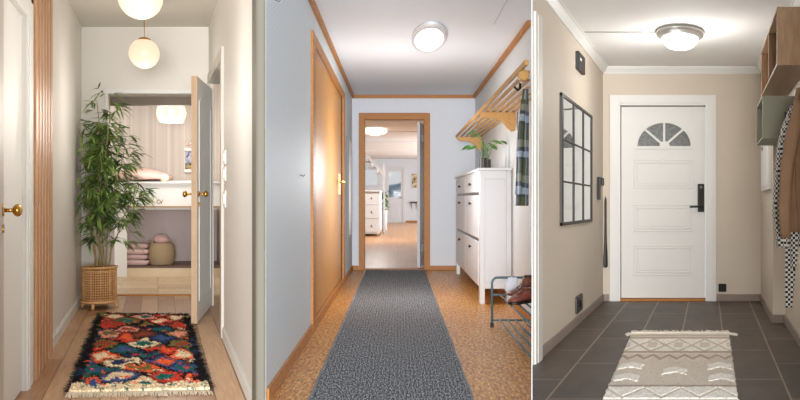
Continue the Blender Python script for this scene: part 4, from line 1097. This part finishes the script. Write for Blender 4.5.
mb = MB(); mb.fbox(F3E, .105, .185, .095, .175, 0, .02); t_ = mb.build('wall_socket', M_blackplastic, bevel=.004); tag(t_, 'black square socket low on the end wall right of the entrance door', 'socket')
mb = MB(); mb.lathe(F3E(.145, .135, .02), [(.002, 0), (.026, 0), (.026, -.004), (.002, -.004)], 16, axis='Y'); mb.build('socket_face', M_black, t_)

# cube shelves
def cube_shelf(v0, v1, u0, u1, w0, w1, th, dividers, mat, label, name):
    s = thing(name, R3.P(u1, (v0+v1)/2, w0), label, 'shelf')
    mb = MB(); P_ = R3
    mb.box(P_, u0, u1, v0, v0+th*2.2, w0, w1); mb.build('end_panel', mat, s, .002)
    mb = MB(); mb.box(P_, u0, u1, v1-th*2.2, v1, w0, w1); mb.build('end_panel', mat, s, .002)
    mb = MB(); mb.box(P_, u0, u1, v0+th*2.2, v1-th*2.2, w0, w0+th); mb.build('bottom_panel', mat, s, .002)
    mb = MB(); mb.box(P_, u0, u1, v0+th*2.2, v1-th*2.2, w1-th, w1); mb.build('top_panel', mat, s, .002)
    mb = MB(); mb.box(P_, u1-.012, u1, v0+th*2.2, v1-th*2.2, w0+th, w1-th); mb.build('back_panel', mat, s)
    for v in dividers:
        mb = MB(); mb.box(P_, u0+.004, u1-.012, v-th, v+th, w0+th, w1-th); mb.build('divider', mat, s, .002)
cube_shelf(5.0, 6.5, .431, .634, 1.845, 2.21, .014, (5.75,), M_oakbox, 'open oak cube shelf with two compartments high on the right wall', 'cube_shelf')
cube_shelf(5.86, 6.56, .397, .634, 1.457, 1.77, .012, (), M_green, 'sage green open box shelf under the oak one on the right wall', 'cube_shelf')
d = thing('fuse_box', F3R(7.2, 1.1, 0), 'white flat cabinet on the right wall below the green box shelf', 'wall cabinet')
mb = MB(); mb.fbox(F3R, 6.72, 7.62, 1.10, 1.56, 0, .03); mb.build('box_body', M_white3, d, .004)
mb = MB(); mb.fbox(F3R, 6.76, 7.58, 1.13, 1.53, .03, .036); dd = mb.build('box_door', M_white3, d, .003)
mb = MB(); mb.fbox(F3R, 7.3, 7.36, 1.47, 1.50, .036, .044); mb.build('latch', M_grey, dd)

def u3(px, v): return (px-R3.vx)*v/800
def w3(py, v): return R3.eye-(py-R3.vy)*v/800
# hook rail
h = thing('hook_rail', R3.P(K3, 5.5, 1.60), 'black hook rail holding the coats on the right wall', 'hook rail')
mb = MB(); mb.box(R3, K3-.022, K3, 4.6, 5.85, 1.60, 1.63); mb.build('rail', M_black, h, .002)
for v in (5.78, 5.55, 5.3, 5.05, 4.8):
    mb = MB(); mb.tube([R3.P(K3-.02, v, 1.60), R3.P(K3-.06, v, 1.575), R3.P(K3-.075, v, 1.60), R3.P(K3-.075, v, 1.64)], .007, 8); mb.build('hook', M_black, h, smooth=True)
vb = 5.25
t_ = thing('houndstooth_coat', R3.P(.56, vb, .7), 'black and white houndstooth coat hanging behind the camel jacket', 'coat')
o = garment('coat_body', R3, vb, [(w3(106,vb), u3(791,vb), .60), (w3(128,vb), u3(782,vb), .61), (w3(150,vb), u3(777.5,vb), .615), (w3(190,vb), u3(774,vb), .615), (w3(215,vb), u3(773,vb), .615), (w3(247,vb), u3(777,vb), .615)], M_hound, None, None, .06, 3, t_, .5, amp=.012)
o = garment('belt_tail', R3, vb-.02, [(w3(240,vb), u3(785,vb), u3(797,vb)), (w3(270,vb), u3(785,vb), u3(795,vb)), (w3(307,vb), u3(784.5,vb), u3(791.5,vb))], M_hound, None, None, .012, 1, t_, .9, amp=.003)
o = garment('hanging_sash', R3, vb-.05, [(w3(225,vb), u3(790,vb), u3(799,vb)), (w3(250,vb), u3(790,vb), u3(797,vb)), (w3(268,vb), u3(791,vb), u3(795,vb))], M_hound, None, None, .012, 1, t_, .3, amp=.003)
vb = 5.0
t_ = thing('camel_jacket', R3.P(.55, vb, .75), 'camel brown suede jacket hanging in front of the houndstooth coat', 'jacket')
o = garment('jacket_body', R3, vb, [(w3(88,vb), u3(797,vb), .585), (w3(110,vb), u3(793,vb), .61), (w3(140,vb), u3(788,vb), .625), (w3(190,vb), u3(786,vb), .63), (w3(232,vb), u3(789,vb), .63)], M_coat, None, None, .06, 3, t_, 2.1, amp=.014)
o = garment('sleeve', R3, vb-.09, [(w3(100,vb-.09), u3(795,vb-.09), u3(803,vb-.09)), (w3(130,vb-.09), u3(787.5,vb-.09), u3(801,vb-.09)), (w3(165,vb-.09), u3(781.5,vb-.09), u3(794,vb-.09)), (w3(205,vb-.09), u3(779,vb-.09), u3(790,vb-.09)), (w3(238,vb-.09), u3(781,vb-.09), u3(790,vb-.09))], M_coat, None, None, .032, 1, t_, 1.2, amp=.006)

# macrame rug
def rug_three():
    u0, u1, v1, v0 = -.575, .16, 6.02, 3.75
    ivory, beige, tan, grey = (244, 240, 232), (222, 212, 200), (186, 170, 156), (206, 197, 186)
    rnd = random.Random(4); cols = []; nu, nv = 130, 260; mb = MB()
    def tri(x): return abs((x % 1)*2 - 1)
    def samp(s, v):
        x = s*4
        n = noise.noise(Vector((s*30, v*14, 0)))
        if v > 5.90: return tan if v < 5.93 else beige, .004
        if v > 5.75: return (tan if (5.79 < v < 5.83) else beige), .005
        if v > 5.27:
            t = (v-5.27)/.48; z = tri(x*.5*1.0)
            if abs(t - z) < .085 or abs(t - (1-z)) < .085: return grey, .005
            d_ = abs(tri(x*1.0 + .0)-.5) + abs(t-.5)
            return (ivory, .009 + .003*n) if min(z, 1-z) > .18 or abs(t-.5) > .2 else (beige, .008)
        if v > 5.20: return tan, .008
        if v > 4.94:
            t = (v-4.94)/.26; z = tri(s*7)
            return (tan, .008) if abs(t - (.25+.5*z)) < .17 else (beige, .005)
        if v > 4.29:
            for cs, cv in ((.12, 4.80), (.12, 4.48), (.50, 4.66), (.88, 4.80), (.88, 4.48)):
                dx = (s-cs)/(.098+.015*n); dy = (v-cv)/.115 + .6*abs(dx) + .25*n
                if abs(dx) < 1 and -.35 < dy < .95: return ivory, .010 + .003*n
            return (beige if n > -.5 else grey), .005
        if v > 4.235: return tan, .007
        if v > 3.98:
            t = (v-3.98)/.255; z = tri(s*3.5)
            return (beige, .005) if abs(t-z*.8-.1) < .1 else (ivory, .010 + .003*n)
        return beige, .005
    def fn(s, t):
        v = v1 + (v0-v1)*t; c, h = samp(s, v); m = 1 + rnd.uniform(-.05, .05)
        cols.append(lin(tuple(min(255, q*m) for q in c)))
        e = (s in (0, 1) or t in (0, 1)); wob = .008*noise.noise(Vector((0 if s < .5 else 5, v*14, 0)))*(1 if s in (0, 1) else 0)
        return R3.P(u0 + (u1-u0)*s + wob + t*(.055*(1-s) - .01*s), v, .0015 if e else h + .0015*noise.noise(Vector((s*80, v*40, 2))))
    mb.grid(fn, nu, nv)
    o = mb.build('woven_rug', attr_mat('cotton_yarn', .95, .25, 160), fix=False); colour_attr(o, cols)
    tag(o, 'cream and beige tufted cotton rug with zigzag bands on the dark tiles', 'rug')
    mb = MB()
    for i in range(120):
        s = i/119; p = R3.P(u0 + (u1-u0)*s, v1, .006); L = rnd.uniform(.05, .15)
        e = p + Vector((rnd.uniform(-.02, .02) + R3.ax*L, L, -.003)); mb.tube([p, (p+e)/2 + Vector((rnd.uniform(-.01, .01), 0, .006)), e], [.007, .006, .004], 5)
    for sg, ub in ((-1, u0), (1, u1)):
        for k in range(6):
            p = R3.P(ub, v1-.01*k, .006); mb.tube([p, p + Vector((sg*rnd.uniform(.01, .02), rnd.uniform(-.04, .02), 0)), p + Vector((sg*rnd.uniform(.03, .05), rnd.uniform(-.06, .0), -.001))], .006, 5)
    mb.build('fringe', paint('ivory_yarn', (226, 218, 206), .9), o)
rug_three()
